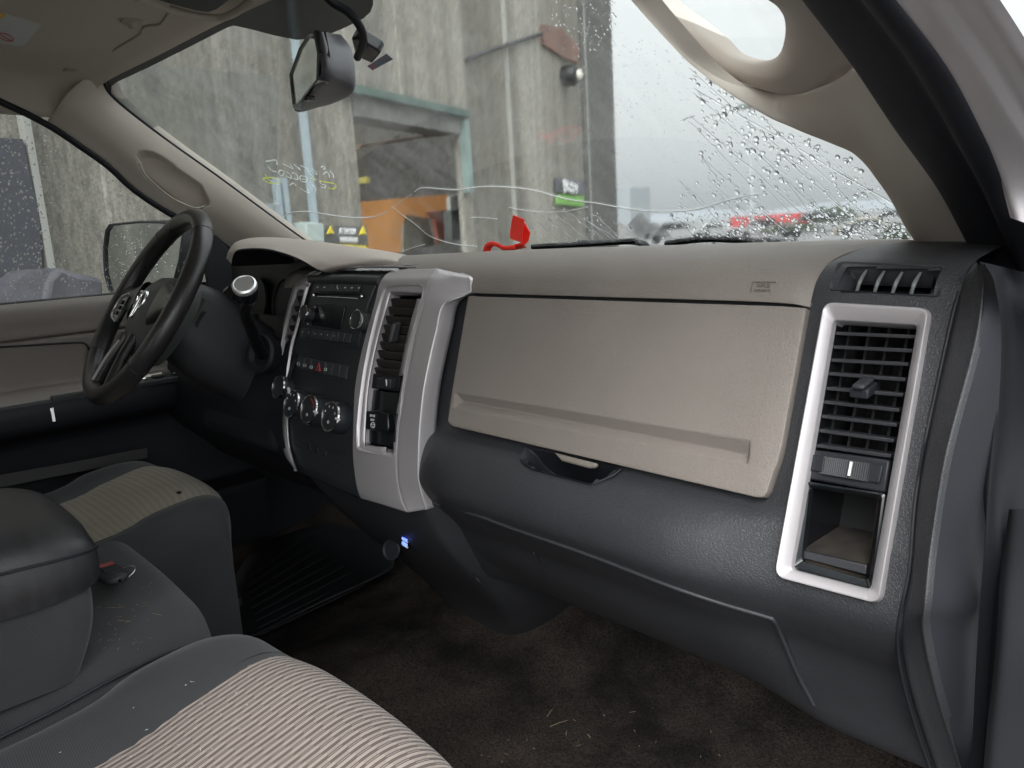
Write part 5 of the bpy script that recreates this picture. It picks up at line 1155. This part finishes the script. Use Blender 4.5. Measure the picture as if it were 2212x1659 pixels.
# edge follows the traced line on the floor
pts = [PZ(540, 1392, .016), PZ(620, 1352, .02), PZ(700, 1312, .03), PZ(800, 1266, .042), PZ(850, 1240, .05)]
rows = [[lerp(p, V(-.72, p[1]+.35, .012), t)+V(0, 0, .012) for t in (0, .02, .3, .6, 1)] for p in [PZ(380, 1460, .01)]+pts]
loft('mat_sheet', rows, M['rubbermat'], rm, su=3, sv=3, thick=.004)
for i in range(9):
    a_, b_ = PZ(560-i*4, 1372-i*15, .03), PZ(790-i*16, 1262-i*13, .045)
    tube('mat_rib', [a_, lerp(a_, b_, .5), b_], .0022, M['rubbermat'], rm, seg=6, sub=3)
tube_ = thing('seat_frame_tube', 'bent black metal tube under the front of the middle seat', 'tube', tuple(PZ(470, 1340, .05)))
tube('tube', [PZ(395, 1345, .12), PZ(432, 1330, .12), PZ(462, 1335, .10), PZ(490, 1355, .07), PZ(520, 1385, .04)], .008, M['char_s'], tube_, seg=10)
bk_ = thing('seat_bracket', 'dark metal seat bracket on the floor below the driver seat', 'bracket', tuple(PZ(490, 1290, .03)))
box('bracket', PZ(482, 1292, .03), V(.045, -.012, 0), V(.01, .03, 0), V(0, 0, .012), M['dark'], bk_, .005, 3)
lathe('bolt', PZ(482, 1285, .045), V(0, -.2, 1), [(.010, 0), (.010, .006), (0, .007)], M['char_s'], bk_, 8)
# bits of grass and grit lying about
def litter(nm, spots, z, m, label, cat):
    vs = []; fs = []
    for (u, v), ang, L_, w_ in spots:
        p = PZ(u, v, z); d = V(math.cos(ang), math.sin(ang), .05)*L_; s_ = V(-math.sin(ang), math.cos(ang), 0)*w_; k = len(vs); b_ = s_*random.uniform(-2, 2)
        vs += [p-s_, p+s_, p+d*.5+b_+s_, p+d*.5+b_-s_, p+d+s_*.5, p+d-s_*.5]; 
        vs += [q+V(0, 0, w_) for q in vs[k:k+6]]
        fs += [(k, k+1, k+2, k+3), (k+3, k+2, k+4, k+5), (k+6, k+9, k+8, k+7), (k+9, k+11, k+10, k+8), (k, k+3, k+9, k+6), (k+1, k+7, k+8, k+2), (k+3, k+5, k+11, k+9), (k+2, k+8, k+10, k+4)]
    o = link(nm, vs, fs, m, None, False); o['kind'] = 'stuff'; o['label'] = label; o['category'] = cat; return o
straw = mat('dry_straw', (.20, .15, .10), .8, var=.3, vscale=200)
S_ = []
for k in range(75):
    u, v = random.uniform(620, 1640), random.uniform(1330, 1655)
    if inpoly(u, v, [(700, 1400), (820, 1330), (980, 1380), (1060, 1430), (1130, 1440), (1200, 1400), (1560, 1560), (1640, 1659), (960, 1659), (830, 1500)]):
        S_.append(((u, v), random.uniform(0, 6.28), random.uniform(.002, .012)*random.random()**.6, random.uniform(.0003, .0008)))
S_ += [((1188, 1570), 1.2, .03, .0007), ((1182, 1548), 1.9, .02, .0006), ((1085, 1552), 2.0, .007, .003), ((1640, 1608), .9, .03, .0006), ((1092, 1432), 1, .004, .002)]
litter('straw_litter', S_, .006, straw, 'dry bits of straw and grit scattered on the carpet', 'litter')

# ================================================================== SEATS
SEATG = 'front seats'
def cushion(nm, x0, x1, ynose, yback, ztop, insert, par, label_, m_ins, insx, ziN=0., zi=None, bol=.018, crown=.0, sx=-1, sidedrop=.05):
    """seat cushion as a loft: rows along y, columns across x"""
    xc = (x0+x1)/2; hw = (x1-x0)/2
    prof = [(yback, ztop-.055), (yback+.15, ztop-.05), (ynose-.25, ztop-.035), (ynose-.12, ztop-.012), (ynose-.05, ztop+.001), (ynose-.012, ztop-.010), (ynose, ztop-.035), (ynose-.003, ztop-.08), (ynose-.02, ztop-.15), (ynose-.05, ztop-.20)]
    def P(x, y, z, i):
        t = (x-xc)/hw; bo_ = bol*math.exp(-((abs(t)-.80)/.16)**2) if i < 4 else bol*.4*math.exp(-((abs(t)-.8)/.2)**2)
        rd = -(.06 if t > 0 else sidedrop)*max(0, abs(t)-.86)**2/.0196 if i < 8 else 0
        yb = -(.035*t*t+.05*max(0, abs(t)-.8)) if i > 2 else 0
        return V(x, y+yb, z+bo_+rd-crown*t*t)
    tt = [-1, -.985, -.93, -.8, -.62, -.3, 0, .3, .62, .8, .93, .985, 1]
    rows = []
    for i, (y, z) in enumerate(prof):
        r = [P(xc+hw*t, y, z, i) for t in tt]; r = [r[0]+V(0, 0, -.16)]+r+[r[-1]+V(0, 0, -.16)]; rows.append(r)
    body_ = loft('cushion', rows, M['cloth'], par, su=4, sv=5, sharp=80)
    ins = []
    for i, (y, z) in enumerate(prof[:9]):
        r = []
        for k in range(7):
            x = lerp(insx[0], insx[1], k/6); q = P(x, y, z, i); nrm = unit(V(0, np.interp(i, [0, 4, 5, 6, 8], [0, .15, .7, 1, 1]), np.interp(i, [0, 4, 5, 6, 8], [1, 1, .7, .15, -.1])))
            e = .0045 if 0 < k < 6 else -.001
            r.append(q+nrm*e)
        ins.append(r)
    loft('insert', ins, m_ins, par, su=4, sv=6, sharp=80)
    for e_ in (0, 6): tube('seam', [r[e_]+V(0, 0, .0005) for r in ins], .0013, M['dark'], par, seg=6, sub=4)
    def Z(x, y): 
        return np.interp(y, [p[0] for p in prof[:6]], [p[1] for p in prof[:6]])
    return P, prof
ps = thing('passenger_seat', 'front passenger seat cushion with a crisp ribbed beige insert', 'seat', (.42, -.7, 0), SEATG)
P, prof = cushion('c', .165, .70, -.335, -1.10, .300, True, ps, '', M['ribbed'], (.275, .60), sidedrop=.028)
# raised piping between middle and passenger cushion
tube('piping', [PX(*q, .168)+V(0, 0, .003) for q in [(470, 1384), (400, 1402), (330, 1430), (240, 1475), (120, 1540), (0, 1600), (-80, 1640)]], .0018, M['dark'], ps, seg=8)
loft('seat_back', [[V(x, y, z) for x in (.16, .3, .55, .70)] for y, z in [(-1.05, .25), (-1.12, .5), (-1.22, .9)]], M['cloth'], ps, su=3, sv=3, thick=.08)
ms = thing('middle_seat', 'dirty charcoal middle seat cushion strewn with dry grass', 'seat', (0, -.7, 0), SEATG)
rows = []
for i, (y, z) in enumerate([(-1.1, .245), (-.8, .262), (-.6, .278), (-.5, .292), (-.43, .300), (-.395, .296), (-.375, .272), (-.375, .22), (-.40, .12), (-.42, .05)]):
    rows.append([V(x, y+.012-(.10*(x/.17)**2*(.35 if i > 3 else 0))*(1 if x > 0 else .2) , z-(.012*(abs(x)/.17)**4 if x > 0 else -.10*abs(x))) for x in (-.185, -.16, -.08, 0, .08, .16, .195)])
loft('cushion', rows, M['cloth'], ms, su=4, sv=5, sharp=80)
dirt = mat('brown_dirt', (.15, .10, .065), .95, var=.3, vscale=200)
sm = []
for k in range(45):
    u, v = random.uniform(215, 330), random.uniform(1260, 1400); sm.append(((u, v), random.uniform(0, 6.28), random.uniform(.001, .008), random.uniform(.00015, .0004)))
sm += [((228, 1313), .6, .022, .0004), ((255, 1340), .5, .02, .0004), ((330, 1325), .3, .018, .0004)]
litter('grass_litter', sm, .306, straw, 'dry grass clippings on the middle seat cushion', 'litter')
lint = []
for k in range(26):
    u, v = random.uniform(60, 560), random.uniform(1430, 1640); lint.append(((u, v), random.uniform(0, 6.28), random.uniform(.0008, .0028), random.uniform(.00015, .0003)))
litter('lint', [l for l in lint if l[0][1] > 1660-.5*l[0][0]-0][:30], .305, M['white'], 'white specks of lint on the passenger seat bolster', 'litter')
dsx = thing('driver_seat', 'front driver seat cushion with a soiled plain beige insert', 'seat', (-.43, -.6, 0), SEATG)
P2, prof2 = cushion('c', -.66, -.20, -.172, -1.0, .318, True, dsx, '', M['ribbed2'], (-.565, -.265), bol=.012)
loft('seat_back', [[V(x, y, z) for x in (-.68, -.5, -.3, -.2)] for y, z in [(-.98, .25), (-1.08, .5), (-1.2, .9)]], M['cloth'], dsx, su=3, sv=3, thick=.08)
box('insert_mark', PZ(388, 1064, .322), V(.008, 0, 0), V(0, .004, 0), V(0, 0, .0006), M['black'], dsx, .0003)
# folded centre armrest
am = thing('centre_armrest', 'worn black vinyl centre armrest folded down on the middle seat', 'armrest', (0, -.8, .3))
def asec(y, w, zt, zb, dz=0): return [V(w, y, zb), V(w+.004, y, lerp(zb, zt, .35)), V(w-.002, y, lerp(zb, zt, .75)), V(w-.022, y, zt-.004), V(w*.5, y, zt+.004), V(-w*.3, y, zt+.005), V(-w+.03, y, zt-.002), V(-w, y, lerp(zb, zt, .6)), V(-w, y, zb)]
rows = [asec(-1.15, .150, .462, .400), asec(-.9, .150, .466, .397), asec(-.68, .150, .463, .390), asec(-.580, .149, .459, .382), asec(-.528, .145, .452, .382), asec(-.500, .136, .442, .386), asec(-.489, .118, .432, .393), asec(-.485, .08, .424, .402), asec(-.485, .02, .418, .410)]
loft('lid', rows, M['vinyl'], am, su=4, sv=5, sharp=80)
tube('stitched_seam', [V(.1555, -1.1, .436), V(.1555, -.8, .436), V(.154, -.60, .432), V(.150, -.538, .428), V(.139, -.502, .424), V(.12, -.488, .420)], .0016, M['dark'], am, seg=6)
rows = [[V(-w, y-.03, z), V(-w*.7, y, z), V(0, y+.004, z), V(w*.7, y+.002, z), V(w*.93, y-.006, z), V(w, y-.022, z), V(w+.002, y-.06, z), V(w+.004, -.8, z), V(w+.004, -1.15, z)] for w, y, z in [(.136, -.503, .41), (.139, -.500, .38), (.139, -.502, .345), (.136, -.510, .315), (.130, -.524, .280)]]
loft('body', rows, M['cloth'], am, su=4, sv=4, sharp=80)
# ================================================================== KEY
ky = thing('key_fob', 'black key fob with a red button and a steel split ring', 'key', tuple(PZ(240, 1235, .31)))
kc = PZ(240, 1240, .322); kx = unit(PZ(262, 1252, .318)-PZ(222, 1222, .318)); kyy = np.cross(V(0, 0, 1), kx)
rows = []
for t, w, h in [(-1, .002, .002), (-.96, .010, .005), (-.8, .0155, .007), (-.3, .0175, .008), (.3, .0175, .008), (.75, .015, .0075), (.95, .009, .005), (1, .002, .002)]:
    c = kc+kx*.032*t; rows.append([c+kyy*w*math.cos(a)+V(0, 0, h*math.sin(a)) for a in np.linspace(0, 2*math.pi, 13)])
loft('case', rows, M['char_s'], ky, su=2, sv=3, sharp=80)
for t, m_ in ((-.55, mat('muted_red', (.30, .05, .055), .6, var=.05)), (-.05, M['dark']), (.35, M['dark'])):
    box('button', kc+kx*.032*t+V(0, 0, .0080), kx*.0055, kyy*.010, V(0, 0, .0012), m_, ky, .001)
rc = PZ(267, 1240, .320); tube('split_ring', [rc+(V(1, 0, 0)*math.cos(a)+V(0, .9, .30)*math.sin(a))*.0165 for a in np.linspace(0, 2*math.pi, 17)[:-1]], .0010, M['chrome'], ky, seg=8, sub=2, closed=True)
# ================================================================== OUTSIDE
conc = bpy.data.materials.new('streaked_concrete'); conc.use_nodes = True
nt = conc.node_tree; b = nt.nodes['Principled BSDF']; b.inputs['Roughness'].default_value = .9
tc = nt.nodes.new('ShaderNodeTexCoord')
def nz(scale, st, det=6):
    mp = nt.nodes.new('ShaderNodeMapping'); mp.inputs['Scale'].default_value = st; nt.links.new(tc.outputs['Object'], mp.inputs[0])
    n = nt.nodes.new('ShaderNodeTexNoise'); n.inputs['Scale'].default_value = scale; n.inputs['Detail'].default_value = det; nt.links.new(mp.outputs[0], n.inputs['Vector']); return n.outputs['Fac']
def ramp(f, p0, c0, p1, c1):
    r = nt.nodes.new('ShaderNodeValToRGB'); r.color_ramp.elements[0].position = p0; r.color_ramp.elements[1].position = p1; r.color_ramp.elements[0].color = (*c0, 1); r.color_ramp.elements[1].color = (*c1, 1); nt.links.new(f, r.inputs[0]); return r.outputs[0]
def mul(a, b_):
    m = nt.nodes.new('ShaderNodeMix'); m.data_type = 'RGBA'; m.blend_type = 'MULTIPLY'; m.inputs[0].default_value = 1; nt.links.new(a, m.inputs[6]); nt.links.new(b_, m.inputs[7]); return m.outputs[2]
c = ramp(nz(1.0, (1, 1, .08)), .35, (.145, .134, .112), .65, (.27, .255, .222))
c = mul(c, ramp(nz(5, (1, 1, .03)), .35, (.72, .72, .72), .62, (1.12, 1.12, 1.1)))
c = mul(c, ramp(nz(26, (1, 1, .4), 5), .3, (.72, .72, .72), .7, (1.22, 1.22, 1.22)))
c = mul(c, ramp(nz(70, (1, 1, .8), 3), .35, (.8, .8, .8), .65, (1.18, 1.18, 1.18)))
c = mul(c, ramp(nz(9, (1.4, 1.4, .015), 2), .66, (1, 1, 1), .72, (1.45, 1.45, 1.48)))
nt.links.new(c, b.inputs['Base Color'])
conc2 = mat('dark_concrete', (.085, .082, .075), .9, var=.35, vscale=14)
bld = thing('building', 'streaked grey concrete building with a large open doorway', 'building', (-6, 4, -.68))
wa_ = unit(V(-.383, .924, 0)); wn = unit(V(.924, .383, 0)); w0 = V(-7.855, 10.10, 0)
def WL(u, v, off=0.): return PP(u, v, w0+wn*off, wn)
def wcoord(p): return (p-w0)@wa_      # along the wall, 0 at the far corner
def WP(s_, z, off=0.): return w0+wa_*s_+wn*off+V(0, 0, z)
dR = wcoord(WL(1000, 400)); dL = wcoord(WL(776, 400)); dT = WL(1000, 262)[2]
s_all = [-26, dL, dR, 0]; GZ = -.68; TOPZ = 9.5
vs = []; fs = []
def wallbox(s0, s1, z0, z1, off0=-.07, off1=0):
    k = len(vs)
    for s_ in (s0, s1):
        for z in (z0, z1):
            for o_ in (off0, off1): vs.append(WP(s_, z, o_))
    fs.extend([tuple(k+i for i in f) for f in [(0, 1, 3, 2), (4, 6, 7, 5), (0, 4, 5, 1), (2, 3, 7, 6), (0, 2, 6, 4), (1, 5, 7, 3)]])
s_pil = wcoord(WL(1258, 300)); 
wallbox(-26, dL, GZ, TOPZ); wallbox(dR, s_pil, GZ, TOPZ); wallbox(dL, dR, dT, TOPZ)
link('wall', vs, fs, conc, bld, False)
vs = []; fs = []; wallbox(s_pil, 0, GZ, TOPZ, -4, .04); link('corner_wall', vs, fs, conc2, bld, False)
# narrow pale ribs running up the wall
rib = mat('pale_rib', (.29, .29, .265), .85, var=.2, vscale=3, vstretch=(1, 1, .1))
for u_, wd in ((660, .045), (1102, .025), (1268, .03), (600, .05), (585, .035), (60, .04)):
    s_ = wcoord(WL(u_, 350)); z1 = TOPZ if u_ not in (600, 585) else WL(600, 385)[2]
    vs = []; fs = []; wallbox(s_-wd/2, s_+wd/2, GZ, z1, .0, .05); link('drain_rib' if u_ not in (600, 585, 660) else 'pipe', vs, fs, rib if u_ not in (600, 585, 660) else mat('blue_grey_pipe', (.30, .36, .385), .5, var=.1), bld, False)
# green steel door frame
green = mat('green_steel', (.06, .10, .088), .6, var=.25, vscale=4); gl2 = mat('pale_green_steel', (.20, .27, .25), .6, var=.2, vscale=4)
vs = []; fs = []; wallbox(dL-.3, dR+.12, dT+.03, dT+.10, .0, .10); link('lintel', vs, fs, green, bld, False)
vs = []; fs = []; wallbox(dR, dR+.10, dT-.75, dT, .0, .08); link('door_jamb', vs, fs, gl2, bld, False)
vs = []; fs = []; wallbox(dL, dR, dT-.14, dT+.03, -.3, .02); link('door_header', vs, fs, mat('grey_header', (.16, .16, .15), .8, var=.2), bld, False)
# inside of the doorway: a shallow bay
inn = mat('dim_interior', (.20, .19, .16), .9, col2=(.34, .32, .25), vscale=.8)
def bay(name, s0, s1, z0, z1, dpt, m, par=bld):
    P4 = [WP(s0, z0, -dpt), WP(s1, z0, -dpt), WP(s1, z1, -dpt), WP(s0, z1, -dpt)]; return plate(name, P4, .05, m, par, 0, n=wn)
bay('bay_back_wall', dL-6, dR+5, GZ, dT+3, 4.0, inn)
wall_beam = None
orange = mat('orange_glow', (.44, .22, .07), .8, col2=(.17, .10, .05), vscale=2.2, emit=(1, .42, .12), estr=.12)  # warm indoor light put into the colour and a faint emission
def wall_item(name, poly, off, thick, m, par, bev=.004):
    return plate(name, [WL(u, v, off) for u, v in poly], thick, m, par, bev, n=wn)
wall_item('orange_glow_panel', [(780, 436), (865, 428), (968, 420), (968, 455), (935, 470), (880, 462), (868, 490), (866, 545), (782, 548)], -.8, .05, orange, bld)
wall_item('brick_panel', [(925, 458), (970, 452), (972, 520), (948, 524), (940, 470)], -.6, .05, mat('brick_red', (.24, .07, .045), .85, var=.25, vscale=10), bld)
wall_item('grey_jamb', [(972, 424), (996, 420), (1000, 515), (978, 518)], -.3, .05, mat('grey_jamb', (.30, .30, .28), .8, var=.3, vscale=6), bld)
wall_item('dark_machine', [(975, 455), (1000, 450), (1002, 515), (977, 520)], -.25, .1, mat('dark_machine', (.05, .055, .05), .8, var=.3, vscale=8), bld)
wall_item('green_heap', [(872, 466), (925, 470), (940, 530), (872, 545)], -.9, .3, mat('mossy', (.12, .12, .08), .9, col2=(.26, .24, .19), vscale=8), bld)
wall_item('yellow_lamp', [(792, 382), (799, 382), (800, 395), (793, 395)], -.5, .1, mat('yellow_lamp', (.40, .34, .06), .5), bld)
wall_item('interior_beam', [(780, 312), (990, 280), (990, 286), (780, 320)], -1.5, .1, mat('rusty_beam', (.16, .10, .07), .8, var=.2), bld)
# things fixed on the wall
rw = thing('rusty_window', 'rusty red window panel high on the concrete wall', 'window', tuple(WL(1205, 100)))
wall_item('panel', [(1172, 52), (1215, 62), (1250, 100), (1250, 137), (1212, 120), (1175, 96)], .04, .05, mat('rust', (.15, .085, .065), .85, var=.3, vscale=2), rw)
lm = thing('wall_lamp', 'small round lamp fixed near the corner of the concrete wall', 'lamp', tuple(WL(1248, 160)))
lathe('lamp_body', WL(1246, 161, .2), wn, [(.14, -.2), (.15, -.05), (.12, 0), (0, .01)], M['black'], lm, 20)
lathe('lamp_lens', WL(1254, 160, .26), wn, [(.07, -.03), (.07, 0), (.05, .02), (0, .03)], mat('lamp_lens', (.7, .68, .6), .4, var=.05), lm, 16)
wr_ = thing('wall_cable', 'dark cable running slantwise up the concrete wall', 'cable', tuple(WL(1100, 100)))
tube('cable', [WL(u, v, .05) for u, v in [(1010, 128), (1060, 108), (1110, 92), (1172, 72)]], .025, M['dark'], wr_, seg=6)
sg = thing('green_sign', 'dark sign with white strokes and a green lower half on the corner of the wall', 'sign', tuple(WL(1235, 420)))
wall_item('board', [(1203, 383), (1262, 390), (1263, 420), (1205, 415)], .06, .03, mat('sign_dark', (.10, .10, .12), .6, var=.1), sg)
wall_item('green_board', [(1204, 424), (1210, 420), (1262, 424), (1262, 446), (1204, 440)], .07, .03, mat('sign_green', (.16, .36, .07), .6, var=.12, vscale=6), sg)
for q in [[(1217, 390), (1228, 396)], [(1218, 398), (1226, 403)], [(1232, 396), (1248, 404)], [(1219, 408), (1222, 414)], [(1226, 406), (1236, 412)], [(1238, 408), (1240, 416)], [(1244, 406), (1247, 416)]]:
    tube('white_stroke', [WL(u, v, .10) for u, v in q], .03, M['white'], sg, seg=6, sub=1, flat=(wn, .3))
s2 = thing('warning_sign', 'black sign with rows of white lettering and yellow marks under the pale box', 'sign', tuple(WL(750, 515)))
wall_item('board', [(701, 486), (792, 488), (797, 534), (704, 530)], .05, .02, mat('sign_black', (.09, .09, .085), .7, var=.15), s2)
def onS2(u, v): return WL(u, v, .06)
sheet_text('sign_lettering', 'ATTENTION', (749, 500), (40, 1), (0, -20), 12, onS2, M['white'], s2, ext=.004, squash=.62, off=.01, bold=.02)
sheet_text('sign_lettering', 'VOIR VOS MACHINES', (752, 518), (40, 1), (0, -20), 10, onS2, M['white'], s2, ext=.004, squash=.47, off=.01, bold=.02)
ye = mat('yellow_mark', (.75, .60, .02), .6, var=.1)
for (u_, v_) in ((715, 497), (785, 498)): wall_item('yellow_mark', [(u_-8, v_+8), (u_, v_-9), (u_+8, v_+8), (u_+2, v_+6)], .075, .01, ye, s2, 0)
wall_item('yellow_mark', [(730, 527), (790, 531), (798, 545), (760, 544)], .075, .01, ye, s2, 0)
bx = thing('wall_box', 'pale green electrical box on the wall beside the black sign', 'box', tuple(WL(680, 500)))
wall_item('box', [(661, 479), (700, 482), (702, 524), (664, 520)], .14, .14, mat('pale_box', (.36, .42, .39), .6, var=.06), bx, .01)
# dark equipment beyond the driver window
dk = thing('dark_door', 'dark door panel in the wall beyond the driver window', 'door', tuple(WL(30, 400)))
wall_item('panel', [(-120, 290), (50, 300), (88, 480), (95, 660), (-140, 680)], .05, .04, mat('dark_door', (.045, .047, .055), .6, var=.2, vscale=2), dk)
dk2 = thing('dark_machine', 'low dark machine standing by the wall beyond the driver window', 'machine', tuple(WL(180, 640)))
wall_item('machine_body', [(105, 600), (130, 575), (170, 590), (225, 600), (230, 680), (90, 690)], .5, .4, mat('machine_dark', (.06, .06, .07), .6, var=.4, vscale=5), dk2, .03)
ps_ = thing('wall_post', 'pale post standing by the wall at the foot of the windshield pillar', 'post', tuple(WL(610, 480)))
wall_item('post', [(562, 440), (606, 440), (612, 520), (570, 520)], .2, .1, mat('pale_blue_post', (.26, .29, .30), .6, var=.15), ps_)
# ------------------------------------------------------------------ far yard
def at(u, v, dist):
    r = ray(u, v); h = math.hypot(r[0], r[1]); return CAM+r*(dist/h)
lpz = thing('light_pole', 'thin grey light pole with a lamp head in the yard', 'street lamp', tuple(at(1622, 480, 45)))
tube('pole', [at(1625, 500, 45), at(1623, 380, 45), at(1620, 235, 45)], [.12, .10, .07], mat('pole_grey', (.33, .35, .36), .7, var=.1), lpz, seg=8)
box('lamp_head', at(1612, 229, 45), V(.35, 0, 0), V(0, .3, 0), V(0, 0, .12), mat('lamp_grey', (.10, .13, .12), .6, var=.1), lpz, .04)
rd = thing('red_container', 'long red container standing behind the yard', 'container', tuple(at(1668, 480, 60)))
c_ = at(1668, 474.5, 60); dx = unit(np.cross(ray(1668, 475), V(0, 0, 1)))
box('box', c_, dx*2.25, V(0, 1.2, 0), V(0, 0, .36), mat('container_red', (.34, .035, .035), .7, var=.25, vscale=1.5), rd, .03)
box('skirt', c_+V(0, 0, -.55), dx*2.1, V(0, 1.1, 0), V(0, 0, .18), mat('pale_skirt', (.25, .25, .25), .7, var=.1), rd, .03)
far = bpy.data.materials.get('x')
def heap(name, lab, cat, uc, v0, wpx, hpx, dist, m, seed):
    r_ = random.Random(seed); t = thing(name, lab, cat, tuple(at(uc, v0, dist)))
    dx = unit(np.cross(ray(uc, v0), V(0, 0, 1))); dyv = unit(np.cross(V(0, 0, 1), dx)); c = at(uc, v0, dist); s_ = dist/F_PX
    rows = []
    for k, kk in enumerate(np.linspace(-1, 1, 5)):
        rows.append([c+dx*wpx/2*s_*t_+dyv*kk*wpx*s_*.25+V(0, 0, s_*hpx*max(-.15, (1-t_*t_)*(1-kk*kk)*(1+r_.uniform(-.35, .25)))) for t_ in np.linspace(-1, 1, 9)])
    loft('body', rows, m, t, su=3, sv=3, sharp=80); return t
dg = mat('dark_earth', (.05, .05, .05), .8, var=.4, vscale=3); mg = mat('mid_grey_earth', (.13, .13, .125), .8, var=.3, vscale=2)
def car(name, lab, uc, v0, wpx, dist, col):
    """parked car seen far off: body, cabin, wheels"""
    t = thing(name, lab, 'car', tuple(at(uc, v0, dist)), 'cars parked in the yard')
    c = at(uc, v0, dist); dx = unit(np.cross(ray(uc, v0), V(0, 0, 1))); dy = unit(np.cross(V(0, 0, 1), dx)); s_ = dist/F_PX; L_ = wpx*s_/2
    m_ = mat(name+'_paint', col, .35, var=.05, coat=.5); hgt = L_*.62
    def sec_(k, w): return [c+dx*L_*a+dy*w+V(0, 0, hgt*b_) for a, b_ in [(-1, .25), (-.98, .55), (-.6, .62), (-.38, 1.0), (.25, 1.0), (.55, .62), (.97, .52), (1, .2), (0, .15), (-1, .25)]]
    rows = [[lerp(q, c+V(0, 0, hgt*.5), .08) for q in sec_(0, -.9)], sec_(0, -.8), sec_(0, .8), [lerp(q, c+V(0, 0, hgt*.5), .08) for q in sec_(0, .9)]]
    loft('body', rows, m_, t, su=1, sv=1, sharp=30)
    link('window', [c+dx*L_*a-dy*.86+V(0, 0, hgt*b_) for a, b_ in [(-.50, .66), (-.34, .94), (.22, .94), (.42, .66)]], [(0, 1, 2, 3)], M['gloss'], t, False)
    for a in (-.62, .62): lathe('wheel', c+dx*L_*a-dy*.8+V(0, 0, hgt*.2), -dy, [(0, .06), (hgt*.12, .06), (hgt*.13, .03), (hgt*.22, .03), (hgt*.23, -.1)], M['black'], t, 16)
heap('earth_mound', 'dark mound of earth beyond the corner of the building', 'mound', 1385, 515, 130, 44, 40, dg, 1)
heap('earth_mound', 'low grey mound right of the building corner', 'mound', 1290, 520, 170, 52, 34, mg, 2)
car('parked_car', 'pale car parked beside the dark mound of earth', 1545, 512, 95, 32, (.55, .56, .57))
car('parked_car', 'dark car parked below the red container', 1655, 512, 120, 26, (.03, .03, .035))
car('parked_car', 'dark grey car parked near the passenger pillar', 1775, 508, 150, 24, (.035, .04, .04))
car('parked_car', 'sand coloured car parked right beside the passenger pillar', 1875, 512, 120, 20, (.30, .25, .15))
car('parked_car', 'black car added right of the low grey mound for a dark reflection', 1462, 522, 130, 22, (.02, .02, .022))  # added dark shape, stands in for the hood's dark reflection
car('parked_car', 'black car added behind the sand coloured car for a dark reflection', 1935, 492, 110, 26, (.025, .025, .03))  # also added, continues the dark reflection at the foot of the glass
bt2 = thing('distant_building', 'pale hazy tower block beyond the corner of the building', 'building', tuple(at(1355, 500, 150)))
c_ = at(1350, 468, 150); box('block', c_, unit(np.cross(ray(1350, 468), V(0, 0, 1)))*2.9, V(0, 3, 0), V(0, 0, 5.2), mat('hazy_block', (.24, .26, .27), .9, var=.04), bt2, .1)  # haze put into the block's pale colour
# bushes and hills
def hills(name, pts, dist, m, dep):
    A_ = [at(u, v, dist) for u, v in pts]; B_ = [a*1.0 for a in A_]
    out = []
    for a in A_:
        d_ = unit(V(a[0]-CAM[0], a[1]-CAM[1], 0)); out.append([V(a[0], a[1], -.7)-d_*dep*.6, a, V(a[0], a[1], a[2]*.7)+d_*dep, V(a[0], a[1], -.7)+d_*dep*2])
    o = loft(name, out, m, None, su=3, sv=3, sharp=80); struct(o); return o
hills('hills', [(1200, 470), (1330, 455), (1420, 462), (1540, 452), (1650, 455), (1760, 440), (1880, 432), (2000, 430), (2300, 410), (2700, 400)], 400, mat('hazy_hills', (.20, .22, .235), .95, var=.04, vscale=.02), 60)  # distance haze put into the hill colour
def bush(uc, v0, wpx, hpx, dist, lab, seed):
    r_ = random.Random(seed); t = thing('bush', lab, 'bush', tuple(at(uc, v0, dist))); s_ = dist/F_PX; c = at(uc, v0, dist); vs = []; fs = []
    for k in range(700):
        a = r_.uniform(0, 6.28); e = r_.uniform(-.2, 1.4); rr_ = r_.uniform(.55, 1.0)*(1+.25*math.sin(3*a+seed)+.2*math.sin(5*e)); p = c+V(math.cos(a)*math.cos(e)*wpx/2*s_*rr_, math.sin(a)*math.cos(e)*wpx/2*s_*rr_, math.sin(e)*hpx*s_*rr_)
        q = V(*[r_.gauss(0, 1) for _ in range(3)])*s_*2.2; w_ = V(*[r_.gauss(0, 1) for _ in range(3)])*s_*2.2; i = len(vs); vs += [p-q, p+w_, p+q, p-w_]; fs.append((i, i+1, i+2, i+3))
    link('crown', vs, fs, mat('foliage', (.05, .07, .035), .8, var=.5, vscale=3), t, False)
    tube('stem', [c-V(0, 0, .3), c+V(0, 0, hpx*s_*.6)], .05, M['dark'], t, seg=6)
bush(1800, 475, 90, 26, 38, 'green bush behind the dark grey car', 3)
bush(1935, 520, 50, 30, 18, 'small green bush beside the passenger pillar', 4)
bush(1700, 500, 110, 16, 50, 'low hedge bush right of the red container', 6)
